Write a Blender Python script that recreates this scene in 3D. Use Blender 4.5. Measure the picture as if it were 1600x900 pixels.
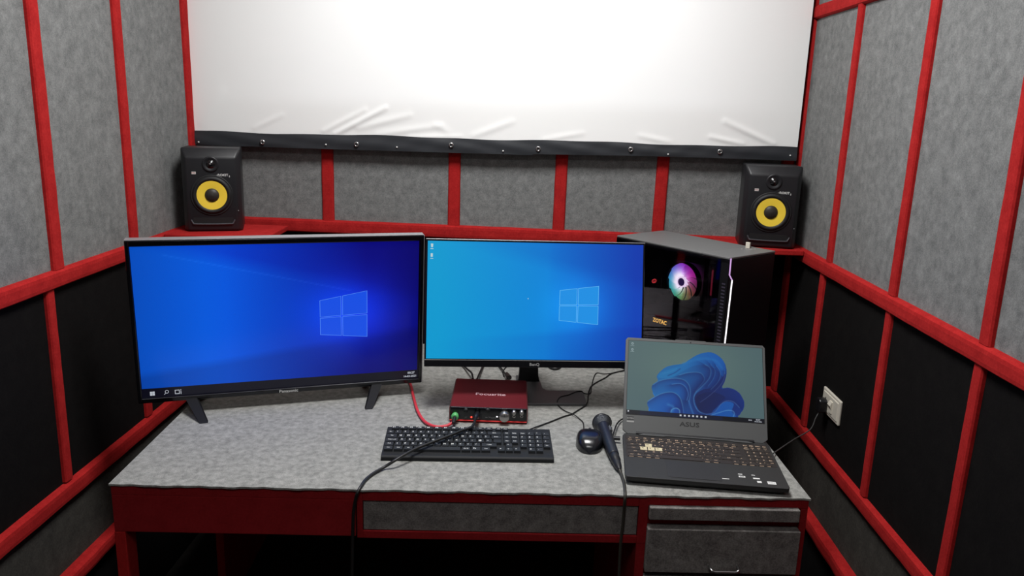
import bpy, bmesh, math, random
import numpy as np
from mathutils import Vector, Matrix
random.seed(4)
for o in list(bpy.data.objects): bpy.data.objects.remove(o)
scene = bpy.context.scene
C = scene.collection
PI = math.pi
R = math.radians

# ------------------------------------------------------------------ camera
CAM = np.array([0.0, 0.0, 1.602])
W = np.array([[0.9991416, 0.03718576, -0.01825616],
              [0.02621796, -0.22642785, 0.97367502],
              [0.03207314, -0.97331785, -0.22720842]])   # rows: world axes seen by the camera (right, down, forward)
FPX = 1225.5
cd = bpy.data.cameras.new('camera'); cam = bpy.data.objects.new('camera', cd); C.objects.link(cam)
cd.sensor_width = 36; cd.lens = FPX / 1600 * 36; cd.clip_start = 0.02
rx, ry, rz = W[:, 0], -W[:, 1], -W[:, 2]
M = Matrix(((rx[0], ry[0], rz[0]), (rx[1], ry[1], rz[1]), (rx[2], ry[2], rz[2])))
cam.matrix_world = Matrix.Translation(CAM) @ M.to_quaternion().to_matrix().to_4x4()
scene.camera = cam

# ------------------------------------------------------------------ world, lights, exposure
wn = bpy.data.worlds.new('world'); scene.world = wn; wn.use_nodes = True
wn.node_tree.nodes['Background'].inputs[0].default_value = (1, 1, 1, 1)
wn.node_tree.nodes['Background'].inputs[1].default_value = 0.02
scene.view_settings.view_transform = 'Standard'
scene.view_settings.look = 'None'
scene.view_settings.exposure = 0.0
scene.view_settings.gamma = 1.0
scene.view_settings.use_curve_mapping = False
def area(name, loc, size, power, rot=(0, 0, 0), col=(1, 1, 1), sy=None):
    l = bpy.data.lights.new(name, 'AREA'); l.energy = power; l.color = col; l.size = size
    if sy: l.shape = 'RECTANGLE'; l.size_y = sy
    o = bpy.data.objects.new(name, l); C.objects.link(o); o.location = loc; o.rotation_euler = rot
    return o
area('ceiling_lamp_light', (-0.1, 1.72, 2.735), 0.6, 42)
area('rear_fill_light', (-0.1, -0.1, 2.735), 0.55, 13)  # added fill from behind the camera, lifts the desk's front faces
# the projector's beam on the cloth: a spot with a rectangular gate
sp = bpy.data.lights.new('projector_light', 'SPOT'); sp.energy = 31; sp.spot_size = R(70); sp.spot_blend = 0.3; sp.shadow_soft_size = 0.02
sp.color = (0.86, 0.91, 1.0); sp.use_nodes = True
so = bpy.data.objects.new('projector_light', sp); C.objects.link(so); so.location = (0.0, 0.25, 2.55)
so.rotation_euler = (Vector((-0.1, 2.78, 2.05)) - Vector(so.location)).to_track_quat('-Z', 'Y').to_euler()
nt = sp.node_tree; N = nt.nodes; L = nt.links
em = N['Emission']; tc = N.new('ShaderNodeTexCoord'); sx = N.new('ShaderNodeSeparateXYZ'); L.new(tc.outputs['Normal'], sx.inputs[0])
def mth(op, a, b=None, clamp=False):
    n = N.new('ShaderNodeMath'); n.operation = op; n.use_clamp = clamp
    for i, v in enumerate((a, b)):
        if v is None: continue
        if isinstance(v, (int, float)): n.inputs[i].default_value = v
        else: L.new(v, n.inputs[i])
    return n.outputs[0]
zz = mth('ABSOLUTE', sx.outputs[2]); gx = mth('ABSOLUTE', mth('DIVIDE', sx.outputs[0], zz)); gy = mth('ABSOLUTE', mth('DIVIDE', sx.outputs[1], zz))
mx = mth('MULTIPLY', mth('SUBTRACT', 0.405, gx), 6.0, True); my = mth('MULTIPLY', mth('SUBTRACT', 0.175, gy), 60.0, True)
L.new(mth('MULTIPLY', mx, my), em.inputs['Strength'])

# ------------------------------------------------------------------ helpers: measuring
def wd(px, py): return W @ np.array([px - 800.0, py - 450.0, FPX])
def on_plane(px, py, o, n):
    d = wd(px, py); t = ((np.array(o) - CAM) @ np.array(n)) / (d @ np.array(n)); return Vector(CAM + t * d)
def onz(px, py, z=0.75): return on_plane(px, py, (0, 0, z), (0, 0, 1))
def ony(px, py, y): return on_plane(px, py, (0, y, 0), (0, 1, 0))
def onx(px, py, x): return on_plane(px, py, (x, 0, 0), (1, 0, 0))

# ------------------------------------------------------------------ helpers: materials
def lin(c): return tuple(((v / 255) / 12.92 if v / 255 <= 0.04045 else ((v / 255 + 0.055) / 1.055) ** 2.4) for v in c)
def mat(name, rgb, rough=0.5, metal=0.0, spec=0.5, coat=0.0, emit=None, es=1.0):
    m = bpy.data.materials.new(name); m.use_nodes = True; b = m.node_tree.nodes['Principled BSDF']
    b.inputs['Base Color'].default_value = (*lin(rgb), 1); b.inputs['Roughness'].default_value = rough
    b.inputs['Metallic'].default_value = metal; b.inputs['Specular IOR Level'].default_value = spec
    b.inputs['Coat Weight'].default_value = coat
    if emit: b.inputs['Emission Color'].default_value = (*lin(emit), 1); b.inputs['Emission Strength'].default_value = es
    # faint surface mottling keeps every material procedural
    n = m.node_tree.nodes.new('ShaderNodeTexNoise'); n.inputs['Scale'].default_value = 40
    r = m.node_tree.nodes.new('ShaderNodeMapRange'); r.inputs[3].default_value = max(0, rough - 0.04); r.inputs[4].default_value = min(1, rough + 0.04)
    m.node_tree.links.new(n.outputs[0], r.inputs[0]); m.node_tree.links.new(r.outputs[0], b.inputs['Roughness'])
    return m
def felt(name, dark, mid, light, scale=1.0, bump=0.25, stretch=(1, 1, 1)):
    m = bpy.data.materials.new(name); m.use_nodes = True; nt = m.node_tree; N = nt.nodes; L = nt.links
    b = N['Principled BSDF']; b.inputs['Roughness'].default_value = 0.95; b.inputs['Specular IOR Level'].default_value = 0.12
    tc = N.new('ShaderNodeTexCoord'); mp = N.new('ShaderNodeMapping'); mp.inputs['Scale'].default_value = stretch
    L.new(tc.outputs['Object'], mp.inputs[0])
    big = N.new('ShaderNodeTexNoise'); big.inputs['Scale'].default_value = 26 * scale; big.inputs['Detail'].default_value = 6; big.inputs['Roughness'].default_value = 0.68
    fine = N.new('ShaderNodeTexNoise'); fine.inputs['Scale'].default_value = 210 * scale; fine.inputs['Detail'].default_value = 3
    for n in (big, fine): L.new(mp.outputs[0], n.inputs[0])
    mix = N.new('ShaderNodeMix'); mix.inputs[0].default_value = 0.42
    L.new(big.outputs[0], mix.inputs[2]); L.new(fine.outputs[0], mix.inputs[3])
    cr = N.new('ShaderNodeValToRGB'); L.new(mix.outputs[0], cr.inputs[0])
    e = cr.color_ramp.elements; e[0].position = 0.36; e[0].color = (*lin(dark), 1); e[1].position = 0.66; e[1].color = (*lin(light), 1)
    k = e.new(0.5); k.color = (*lin(mid), 1)
    L.new(cr.outputs[0], b.inputs['Base Color'])
    bp = N.new('ShaderNodeBump'); bp.inputs['Strength'].default_value = bump; bp.inputs['Distance'].default_value = 0.002
    L.new(mix.outputs[0], bp.inputs['Height']); L.new(bp.outputs[0], b.inputs['Normal'])
    return m
def glow(name, rgb, s=1.0):
    m = bpy.data.materials.new(name); m.use_nodes = True; N = m.node_tree.nodes
    b = N['Principled BSDF']; b.inputs['Base Color'].default_value = (0.005, 0.005, 0.005, 1); b.inputs['Roughness'].default_value = 0.3
    b.inputs['Emission Color'].default_value = (*lin(rgb), 1); b.inputs['Emission Strength'].default_value = s
    return m
def screen_mat(name, rough=0.25, s=1.0):
    m = bpy.data.materials.new(name); m.use_nodes = True; N = m.node_tree.nodes
    b = N['Principled BSDF']; b.inputs['Base Color'].default_value = (0.004, 0.004, 0.004, 1); b.inputs['Roughness'].default_value = rough
    b.inputs['Specular IOR Level'].default_value = 0.25
    a = N.new('ShaderNodeVertexColor'); a.layer_name = 'picture'
    m.node_tree.links.new(a.outputs[0], b.inputs['Emission Color']); b.inputs['Emission Strength'].default_value = s
    return m

grey_felt = felt('grey_felt', (99, 100, 100), (119, 120, 119), (140, 141, 140), 1.5)
desk_felt = felt('desk_felt', (112, 112, 109), (141, 141, 137), (170, 169, 164), 2.4)
drawer_felt = felt('drawer_felt', (88, 84, 82), (116, 112, 109), (142, 139, 135), 1.4)
dark_felt = felt('dark_grey_felt', (54, 52, 49), (64, 62, 58), (75, 72, 68))
black_felt = felt('black_felt', (11, 9, 9), (15, 13, 13), (20, 18, 17))
red_felt = felt('red_felt', (150, 27, 28), (165, 33, 33), (180, 41, 40), 1.0, 0.15)
red_paint = felt('red_cloth_panel', (128, 24, 28), (137, 28, 32), (146, 33, 37), 0.8, 0.06)
cloth = mat('screen_cloth', (248, 248, 246), 0.8, spec=0.15)
band = mat('screen_border_vinyl', (46, 48, 52), 0.55, spec=0.4)
steel = mat('bright_steel', (205, 205, 205), 0.25, 1.0)
speaker_black = mat('speaker_black_vinyl', (30, 30, 33), 0.42, spec=0.45)
speaker_gloss = mat('speaker_black_gloss', (14, 14, 16), 0.2, spec=0.6)
cone_yellow = mat('woofer_yellow', (252, 218, 70), 0.45)
dust = mat('dust_cap_dark', (44, 40, 36), 0.5)
rubber = mat('rubber_black', (16, 16, 18), 0.6)
plastic = mat('black_plastic', (22, 22, 25), 0.38)
gloss_black = mat('gloss_black', (10, 10, 14), 0.15, spec=0.6)
silver_edge = mat('silver_edge', (170, 168, 172), 0.35, 0.6)
print_white = mat('white_print', (225, 225, 222), 0.6)
print_grey = mat('grey_print', (150, 150, 150), 0.6)
gunmetal = mat('laptop_gunmetal', (84, 85, 85), 0.5, 0.25)
deck = mat('laptop_deck', (50, 50, 50), 0.5, 0.05, spec=0.35)
deck_dark = mat('laptop_key_well', (40, 34, 32), 0.6)
key_black = mat('keycap_black', (40, 42, 45), 0.6, spec=0.25)
lkey = mat('laptop_keycap', (46, 40, 37), 0.55)
cream = glow('backlit_legend', (215, 185, 158), 1.0)
wasd = mat('clear_keycap', (190, 180, 150), 0.4, emit=(150, 135, 100), es=0.45)
red_metal = mat('anodised_red', (118, 40, 48), 0.3, 0.35)
red_line = mat('bright_red_edge', (215, 60, 60), 0.4, emit=(150, 25, 25), es=0.5)
knob_metal = mat('knob_metal', (175, 172, 170), 0.3, 0.9)
led_red = glow('led_red', (255, 70, 50), 3.0)
led_white = glow('led_white', (255, 250, 255), 1.6)
led_violet = glow('led_violet', (210, 165, 225), 1.0)
green = mat('green_plug', (90, 178, 104), 0.4)
red_rubber = mat('red_cable', (208, 58, 70), 0.45)
case_black = mat('case_black', (13, 13, 17), 0.55, spec=0.25)
case_top = mat('case_top', (112, 112, 112), 0.5, 0.2)
inner_dark = mat('case_inside', (22, 20, 34), 0.6)
inner_grey = mat('case_parts', (60, 55, 70), 0.5)
socket_white = mat('socket_white', (214, 208, 194), 0.4)
paint_ceiling = mat('ceiling_paint', (225, 222, 215), 0.9)
floor_mat = felt('floor_carpet', (30, 28, 27), (40, 38, 36), (52, 50, 47))
taskbar = glow('taskbar_dark', (5, 5, 20), 1.0)
icon_white = glow('icon_white', (190, 195, 205), 0.9)
icon_dim = glow('icon_dim', (110, 115, 150), 0.9)

# ------------------------------------------------------------------ helpers: geometry
class MB:
    def __init__(s): s.v = []; s.f = []; s.m = []; s.sm = []
    def add(s, vs, fs, mi=0, T=None, smooth=False):
        n = len(s.v)
        s.v += [tuple(T @ Vector(v)) if T is not None else tuple(v) for v in vs]
        s.f += [tuple(i + n for i in f) for f in fs]; s.m += [mi] * len(fs); s.sm += [smooth] * len(fs)
        return s
    def bm(s, b, mi=0, T=None, smooth=False):
        b.verts.index_update()
        s.add([tuple(v.co) for v in b.verts], [[v.index for v in f.verts] for f in b.faces], mi, T, smooth); b.free(); return s
    def box(s, x0, x1, y0, y1, z0, z1, bev=0, mi=0, T=None, seg=2):
        if bev <= 0:
            vs = [(x, y, z) for z in (z0, z1) for y in (y0, y1) for x in (x0, x1)]
            return s.add(vs, [(0, 2, 3, 1), (4, 5, 7, 6), (0, 1, 5, 4), (2, 6, 7, 3), (0, 4, 6, 2), (1, 3, 7, 5)], mi, T)
        b = bmesh.new(); bmesh.ops.create_cube(b, size=1)
        for v in b.verts: v.co = Vector(((x0 + x1) / 2 + v.co.x * (x1 - x0), (y0 + y1) / 2 + v.co.y * (y1 - y0), (z0 + z1) / 2 + v.co.z * (z1 - z0)))
        bmesh.ops.bevel(b, geom=b.edges[:], offset=bev, segments=seg, affect='EDGES', profile=0.5)
        return s.bm(b, mi, T)
    def prism(s, pts, y0, y1, mi=0, T=None, axis='y', bev=0):
        b = bmesh.new()
        def P(a, c, d): return {'y': (a, d, c), 'z': (a, c, d), 'x': (d, a, c)}[axis]
        lo = [b.verts.new(P(a, c, y0)) for a, c in pts]; hi = [b.verts.new(P(a, c, y1)) for a, c in pts]; n = len(pts)
        b.faces.new(lo); b.faces.new(hi[::-1])
        for i in range(n): b.faces.new((lo[i], hi[i], hi[(i + 1) % n], lo[(i + 1) % n]))
        bmesh.ops.recalc_face_normals(b, faces=b.faces[:])
        if bev: bmesh.ops.bevel(b, geom=b.edges[:], offset=bev, segments=2, affect='EDGES', profile=0.5)
        return s.bm(b, mi, T)
    def lathe(s, prof, T=None, mi=0, n=32, smooth=True, a0=0, a1=2 * PI):          # prof: (r, h) about local z
        full = abs(a1 - a0 - 2 * PI) < 1e-6; k = n if full else n + 1
        vs = [(r * math.cos(a0 + (a1 - a0) * j / n), r * math.sin(a0 + (a1 - a0) * j / n), h) for r, h in prof for j in range(k)]
        fs = [(i * k + j, i * k + (j + 1) % k, (i + 1) * k + (j + 1) % k, (i + 1) * k + j) for i in range(len(prof) - 1) for j in range(n)]
        return s.add(vs, fs, mi, T, smooth)
    def tube(s, pts, r, mi=0, n=10, T=None, caps=True):
        pts = [Vector(p) for p in pts]; rs = r if isinstance(r, (list, tuple)) else [r] * len(pts)
        vs = []; up = Vector((0.13, 0.21, 0.97)).normalized(); prev = None
        for i, p in enumerate(pts):
            t = (pts[min(i + 1, len(pts) - 1)] - pts[max(i - 1, 0)]).normalized()
            if prev is None:
                a = t.cross(up); a = a.normalized() if a.length > 1e-4 else t.orthogonal().normalized()
            else:
                a = (prev - t * prev.dot(t)).normalized()
            prev = a; b_ = t.cross(a)
            vs += [tuple(p + (a * math.cos(2 * PI * j / n) + b_ * math.sin(2 * PI * j / n)) * rs[i]) for j in range(n)]
        fs = [(i * n + j, i * n + (j + 1) % n, (i + 1) * n + (j + 1) % n, (i + 1) * n + j) for i in range(len(pts) - 1) for j in range(n)]
        s.add(vs, fs, mi, T, True)
        if caps: s.add(vs[:n], [tuple(range(n))[::-1]], mi, T); s.add(vs[-n:], [tuple(range(n))], mi, T)
        return s
    def text(s, txt, size, T, mi=0, depth=0.0004, align='CENTER', sx=1.0):
        vs, fs = text_data(txt, align)
        if vs:
            s.add([(x * size * sx, y * size, z) for x, y, z in vs], fs, mi, T)
        return s
    def build(s, name, mats, parent=None, world=None):
        me = bpy.data.meshes.new(name); me.from_pydata(s.v, [], s.f)
        for m in (mats if isinstance(mats, (list, tuple)) else [mats]): me.materials.append(m)
        me.polygons.foreach_set('material_index', s.m); me.polygons.foreach_set('use_smooth', s.sm); me.update()
        o = bpy.data.objects.new(name, me); C.objects.link(o)
        if parent: o.parent = parent
        if world is not None: o.matrix_world = world
        return o
_tc = {}
def text_data(txt, align='CENTER'):
    k = (txt, align)
    if k not in _tc:
        cu = bpy.data.curves.new('t', 'FONT'); cu.body = txt; cu.size = 1; cu.align_x = align; cu.align_y = 'CENTER'; cu.resolution_u = 2; cu.fill_mode = 'FRONT'; cu.offset = 0.018
        o = bpy.data.objects.new('t', cu); C.objects.link(o)
        dg = bpy.context.evaluated_depsgraph_get(); me = o.evaluated_get(dg).to_mesh()
        _tc[k] = ([tuple(v.co) for v in me.vertices], [tuple(p.vertices) for p in me.polygons])
        o.evaluated_get(dg).to_mesh_clear(); bpy.data.objects.remove(o); bpy.data.curves.remove(cu)
    return _tc[k]
def tag(o, label=None, cat=None, group=None, kind=None):
    if label: o['label'] = label
    if cat: o['category'] = cat
    if group: o['group'] = group
    if kind: o['kind'] = kind
    return o
def empty(name, loc=(0, 0, 0), rz=0):
    o = bpy.data.objects.new(name, None); C.objects.link(o); o.location = loc; o.rotation_euler = (0, 0, rz); o.empty_display_size = 0.05
    return o
def TR(x=0, y=0, z=0, rx=0, ry=0, rz=0): return Matrix.Translation((x, y, z)) @ Matrix.Rotation(rz, 4, 'Z') @ Matrix.Rotation(ry, 4, 'Y') @ Matrix.Rotation(rx, 4, 'X')
def spline(pts, k=10):
    P = [Vector(p) for p in pts]; P = [P[0] * 2 - P[1]] + P + [P[-1] * 2 - P[-2]]; out = []
    for i in range(1, len(P) - 2):
        for j in range(k):
            t = j / k; a, b, c, d = P[i - 1:i + 3]
            out.append(0.5 * ((2 * b) + (c - a) * t + (2 * a - 5 * b + 4 * c - d) * t * t + (3 * b - a - 3 * c + d) * t ** 3))
    out.append(P[-2]); return out
def picture_grid(x0, x1, z0, z1, nx, nz, fn, name, m, parent, T, y=0.0, uvfn=None):
    # a screen's picture: colour grid with fn(u, v) -> sRGB arrays (v up)
    u = np.linspace(0, 1, nx); v = np.linspace(0, 1, nz); U, V = np.meshgrid(u, v)
    rgb = np.clip(fn(U, V), 0, 255) / 255.0; l = np.where(rgb <= 0.04045, rgb / 12.92, ((rgb + 0.055) / 1.055) ** 2.4)
    b = MB(); vs = [(x0 + (x1 - x0) * a, y, z0 + (z1 - z0) * c) for c in v for a in u]
    fs = [(j * nx + i, j * nx + i + 1, (j + 1) * nx + i + 1, (j + 1) * nx + i) for j in range(nz - 1) for i in range(nx - 1)]
    b.add(vs, fs, 0, T); o = b.build(name, m, parent)
    at = o.data.color_attributes.new('picture', 'FLOAT_COLOR', 'POINT')
    buf = np.ones((nx * nz, 4), dtype=np.float32); buf[:, :3] = l.reshape(-1, 3); at.data.foreach_set('color', buf.ravel())
    return o

# ================================================================== the setting
XL, XR, YB, YF, ZC = -1.194, 0.94, 2.82, -1.3, 2.75
RT, RB = 1.160, 1.114            # dado rail top, bottom
LT, LB = 0.602, 0.552            # low rail
BT, BB = 0.366, 0.318            # lowest rail
def wall(name, pts, label):
    b = MB()
    (xa, ya), (xb, yb), (nx_, ny_) = pts
    zs = [(-0.05, 0.34, 1), (0.34, 0.577, 2), (0.577, 1.137, 1), (1.137, ZC + 0.05, 0)]
    for z0, z1, mi in zs:
        b.add([(xa, ya, z0), (xb, yb, z0), (xb, yb, z1), (xa, ya, z1), (xa + nx_, ya + ny_, z0), (xb + nx_, yb + ny_, z0), (xb + nx_, yb + ny_, z1), (xa + nx_, ya + ny_, z1)],
              [(0, 1, 2, 3), (7, 6, 5, 4), (0, 3, 7, 4), (1, 5, 6, 2), (0, 4, 5, 1), (3, 2, 6, 7)], mi)
    return tag(b.build(name, [grey_felt, black_felt, dark_felt]), label, 'wall', kind='structure')
wall('wall_back', ((XL, YB), (XR, YB), (0, 0.1)), 'far wall of grey and black felt behind the desk, under the white screen')
wall('wall_left', ((XL, YF), (XL, YB + 0.1), (-0.1, 0)), 'left side wall padded in grey felt above and black below')
wall('wall_right', ((XR, YF), (XR, YB + 0.1), (0.1, 0)), 'right side wall padded in grey felt with a white socket low down')
wall('wall_front', ((XL - 0.1, YF), (XR + 0.1, YF), (0, -0.1)), 'wall behind the camera, padded in felt')
tag(MB().box(XL - 0.1, XR + 0.1, YF - 0.1, YB + 0.1, -0.1, 0).build('floor', floor_mat), 'dark carpeted floor under the desk', 'floor', kind='structure')
tag(MB().box(XL - 0.1, XR + 0.1, YF - 0.1, YB + 0.1, ZC, ZC + 0.1).build('ceiling', paint_ceiling), 'pale ceiling above the booth', 'ceiling', kind='structure')
trim_n = [0]
def batten(side, a, b_, w, label, t=0.011, z=None, mat_=None):
    """padded red batten between wall points a and b (along-wall coordinate, height); w its width"""
    trim_n[0] += 1
    a = Vector((a[0], a[1])); b_ = Vector((b_[0], b_[1])); d = (b_ - a).normalized(); n = Vector((-d.y, d.x)); Ln = (b_ - a).length
    seg = max(2, int(Ln / 0.05)); prof = [(-0.5, 0), (-0.47, 0.6), (-0.38, 0.93), (-0.2, 1.0), (0.2, 1.0), (0.38, 0.93), (0.47, 0.6), (0.5, 0)]
    rnd = random.Random(trim_n[0]); vs = []
    for i in range(seg + 1):
        wob = 1 + rnd.uniform(-0.05, 0.05); q = a + d * Ln * i / seg
        for s, h in prof:
            p = q + n * s * w * (1 + 0.3 * (wob - 1)); dep = h * t * wob
            if side == 'L': vs.append((XL + dep, p.x, p.y))
            elif side == 'R': vs.append((XR - dep, p.x, p.y))
            else: vs.append((p.x, YB - dep, p.y))
    k = len(prof); fs = [(i * k + j, i * k + j + 1, (i + 1) * k + j + 1, (i + 1) * k + j) for i in range(seg) for j in range(k - 1)]
    fs += [tuple(range(k)), tuple(range(seg * k, seg * k + k))]
    mb = MB().add(vs, fs, 0, None, False); o = mb.build('trim_%d' % trim_n[0], red_felt)
    return tag(o, label, 'red batten', kind='structure')
# right wall
batten('R', (2.412, 1.16), (2.405, ZC), 0.034, 'upright red batten on the right wall, first one out from the speaker')
batten('R', (2.455, LT), (2.445, 1.116), 0.034, 'upright red batten on the black part of the right wall, just left of the socket')
batten('R', (1.972, 1.16), (1.962, ZC), 0.040, 'upright red batten on the upper right wall, between its two neighbours')
batten('R', (1.972, LT), (1.972, 1.116), 0.032, 'upright red batten on the black right wall, first one right of the socket')
batten('R', (1.548, 1.16), (1.560, ZC), 0.042, 'upright red batten on the upper right wall at the picture edge')
batten('R', (1.560, LT - 0.02), (1.552, 1.116), 0.036, 'upright red batten on the black right wall nearest the camera')
batten('R', (YB - 0.024, 1.16), (YB - 0.012, ZC), 0.03, 'upright red batten in the far right corner beside the screen')
batten('R', (YB - 0.03, LT), (YB - 0.03, 1.116), 0.05, 'upright red batten low in the far right corner behind the computer tower')
batten('R', (YB, 1.137), (YF, 1.137), RT - RB, 'long red rail along the right wall between grey and black felt', 0.018)
batten('R', (YB, 0.577), (YF, 0.577), LT - LB - 0.006, 'long red rail along the right wall below the socket', 0.016)
batten('R', (YB, 0.342), (YF, 0.342), 0.05, 'lowest red rail along the right wall beside the desk cabinet', 0.03)
batten('R', (YB, 1.935), (YF, 1.950), 0.044, 'red rail high on the right wall beside the top of the screen', 0.014)
# left wall
batten('L', (2.312, 1.16), (2.304, ZC), 0.044, 'upright red batten on the upper left wall behind the television')
batten('L', (2.318, LT), (2.318, 1.116), 0.04, 'upright red batten on the black left wall behind the television')
batten('L', (1.920, 1.16), (1.915, ZC), 0.046, 'upright red batten on the upper left wall nearest the camera')
batten('L', (1.870, LT), (1.872, 1.116), 0.034, 'upright red batten on the black left wall left of the television')
batten('L', (YB - 0.05, 1.16), (YB - 0.066, ZC), 0.05, 'upright red batten in the far left corner beside the screen')
batten('L', (YB - 0.05, LT), (YB - 0.05, 1.116), 0.05, 'upright red batten low in the far left corner behind the television')
batten('L', (YB, 1.137), (YF, 1.137), RT - RB, 'long red rail along the left wall between grey and black felt', 0.018)
batten('L', (YB, 0.573), (YF, 0.573), LT - LB, 'long red rail along the left wall beside the desk top', 0.018)
batten('L', (YB, 0.340), (YF, 0.340), 0.045, 'lowest red rail along the left wall beside the desk leg', 0.03)
# back wall
for x0, x1, lb in ((-0.728, -0.728, 'first upright red batten under the screen, right of the left speaker'),
                   (-0.272, -0.272, 'second upright red batten under the screen from the left'),
                   (0.108, 0.116, 'third upright red batten under the screen from the left'),
                   (0.466, 0.478, 'fourth upright red batten under the screen, above the computer tower'),
                   (0.905, 0.905, 'upright red batten behind the right speaker below the screen corner')):
    batten('B', (x0, 1.162), (x1, ZC), 0.044, lb)
batten('B', (XL, 1.152), (XR, 1.140), 0.048, 'red rail across the far wall behind the television and monitor', 0.018)
batten('B', (XL, 0.577), (XR, 0.577), 0.048, 'red rail across the far wall low behind the desk', 0.016)
for x in (-0.728, -0.272, 0.11, 0.47):
    batten('B', (x, LT), (x, 1.112), 0.044, {-0.728: 'upright red batten on the black far wall behind the television', -0.272: 'upright red batten on the black far wall between television and monitor',
                                              0.11: 'upright red batten on the black far wall behind the monitor', 0.47: 'upright red batten on the black far wall behind the computer tower'}[x])

# ceiling lamps (out of frame, they hold the lights; the rear one is added for its fill)
for y, lb in ((1.72, 'square flat ceiling lamp above the desk'), (-0.1, 'added unseen ceiling lamp behind the camera, holding the fill light')):
    t = empty('ceiling_lamp', (-0.1, y, ZC)); tag(t, lb, 'lamp')
    MB().box(-0.30, 0.30, -0.30, 0.30, -0.012, 0, 0.003).build('lamp_frame', socket_white, t)

# ================================================================== projection screen
def screen_():
    y = YB - 0.045; b = MB(); X0, X1 = XL + 0.008, XR - 0.022
    def zb(x):  # lower edge of the white cloth
        t = (x - X0) / (X1 - X0); return 1.476 + 0.012 * t + 0.0022 * math.sin(x * 9) + 0.0012 * math.sin(x * 23 + 1)
    cr = []   # creases as segments in (x, z)
    for (ax, ay), (bx_, by_), am, wdt in [((524, 209), (602, 169), 5.5, 0.010), ((506, 205), (570, 172), 3.5, 0.010), ((560, 200), (640, 180), 3, 0.012), ((398, 200), (440, 180), 2, 0.01),
                                        ((316, 190), (345, 145), 2.2, 0.02), ((740, 212), (800, 190), 2.6, 0.012), ((1133, 190), (1208, 225), 4.5, 0.010), ((1110, 214), (1160, 225), 3.5, 0.009),
                                        ((1000, 212), (1045, 222), 2.4, 0.010), ((850, 218), (910, 208), 2.0, 0.010), ((590, 210), (690, 196), 2.5, 0.012), ((640, 214), (720, 213), 2.0, 0.009), ((680, 195), (700, 205), 2, .012)]:
        p = ony(ax, ay, y); q = ony(bx_, by_, y); cr.append((p.x, p.z, q.x, q.z, am * 0.001, wdt))
    nx, nz = 420, 130; vs = []
    for j in range(nz + 1):
        t = (j / nz) ** 1.7
        for i in range(nx + 1):
            x = X0 + (X1 - X0) * i / nx; z = zb(x) + (2.62 - zb(x)) * t; d = 0.0
            for (ax, az, bx_, bz, am, wdt) in cr:
                L2 = (bx_ - ax) ** 2 + (bz - az) ** 2; s = ((x - ax) * (bx_ - ax) + (z - az) * (bz - az)) / L2; sc = min(1, max(0, s))
                dd = math.hypot(x - ax - sc * (bx_ - ax), z - az - sc * (bz - az))
                if dd < wdt * 3: d += am * math.exp(-(dd / wdt) ** 2) * (0.35 + 0.65 * math.sin(PI * (0.15 + 0.7 * sc)))
            d += 0.0016 * math.sin(x * 3.1 + 0.7) * math.exp(-(z - 1.47) * 3)
            vs.append((x, y - d, z))
    fs = [(j * (nx + 1) + i, j * (nx + 1) + i + 1, (j + 1) * (nx + 1) + i + 1, (j + 1) * (nx + 1) + i) for j in range(nz) for i in range(nx)]
    t = empty('projection_screen', (-0.12, y, 1.43)); tag(t, 'large white projection screen with a black eyelet border on the far wall', 'projection screen')
    inv = Matrix.Translation((0.12, -y, -1.43))
    b.add(vs, fs, 0, inv, True); b.build('screen_cloth', cloth, t)
    m = MB(); n = 220; vs = []; rows = 8
    for j in range(rows + 1):
        for i in range(n + 1):
            x = X0 + (X1 - X0) * i / n; top = zb(x) + 0.002; bot = 1.434 + 0.007 * math.sin((x + 0.35) * 2.2) * (1 if x > 0 else 0.3) - 0.002 + (0.01 * (x / 0.9) if x > 0 else 0)
            z = bot + (top - bot) * j / rows
            vs.append((x, y - 0.003 - 0.0009 * math.sin(x * 23 + 7 * j / rows + 2 * math.sin(x * 5)) - 0.0005 * math.sin(x * 57 - 5 * j / rows) * math.sin(x * 3) - 0.002 * math.sin(PI * j / rows), z))
    fs = [(j * (n + 1) + i, j * (n + 1) + i + 1, (j + 1) * (n + 1) + i + 1, (j + 1) * (n + 1) + i) for j in range(rows) for i in range(n)]
    m.add(vs, fs, 0, inv, True)
    vs2 = [(x_, y_ + 0.004, z_) for x_, y_, z_ in vs]; m.add(vs2, fs, 0, inv, True); m.build('screen_border', band, t)
    for (px, py) in ((410, 222), (557, 225.5), (705, 226.5), (841, 232.5), (985.5, 233.5), (1125, 237)):
        p = inv @ ony(px, py, y - 0.008)
        MB().lathe([(0.0042, -0.004), (0.0042, 0.0015), (0.0055, 0.0028), (0.0085, 0.0018), (0.009, -0.004)], TR(p.x, p.y, p.z, rx=R(90)), 0, 20).lathe([(0.0001, -0.001), (0.0042, -0.001)], TR(p.x, p.y, p.z, rx=R(90)), 1, 16).build('eyelet', [steel, rubber], t)
    for (px, py) in ((310, 222), (509, 226), (620, 230), (786, 236), (1044, 241), (1235, 243)):
        p = inv @ ony(px, py, y - 0.007)
        MB().lathe([(0.0001, 0.002), (0.0024, 0.0015), (0.003, -0.004)], TR(p.x, p.y, p.z, rx=R(90)), 0, 10).build('rivet', print_white, t)
screen_()

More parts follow.
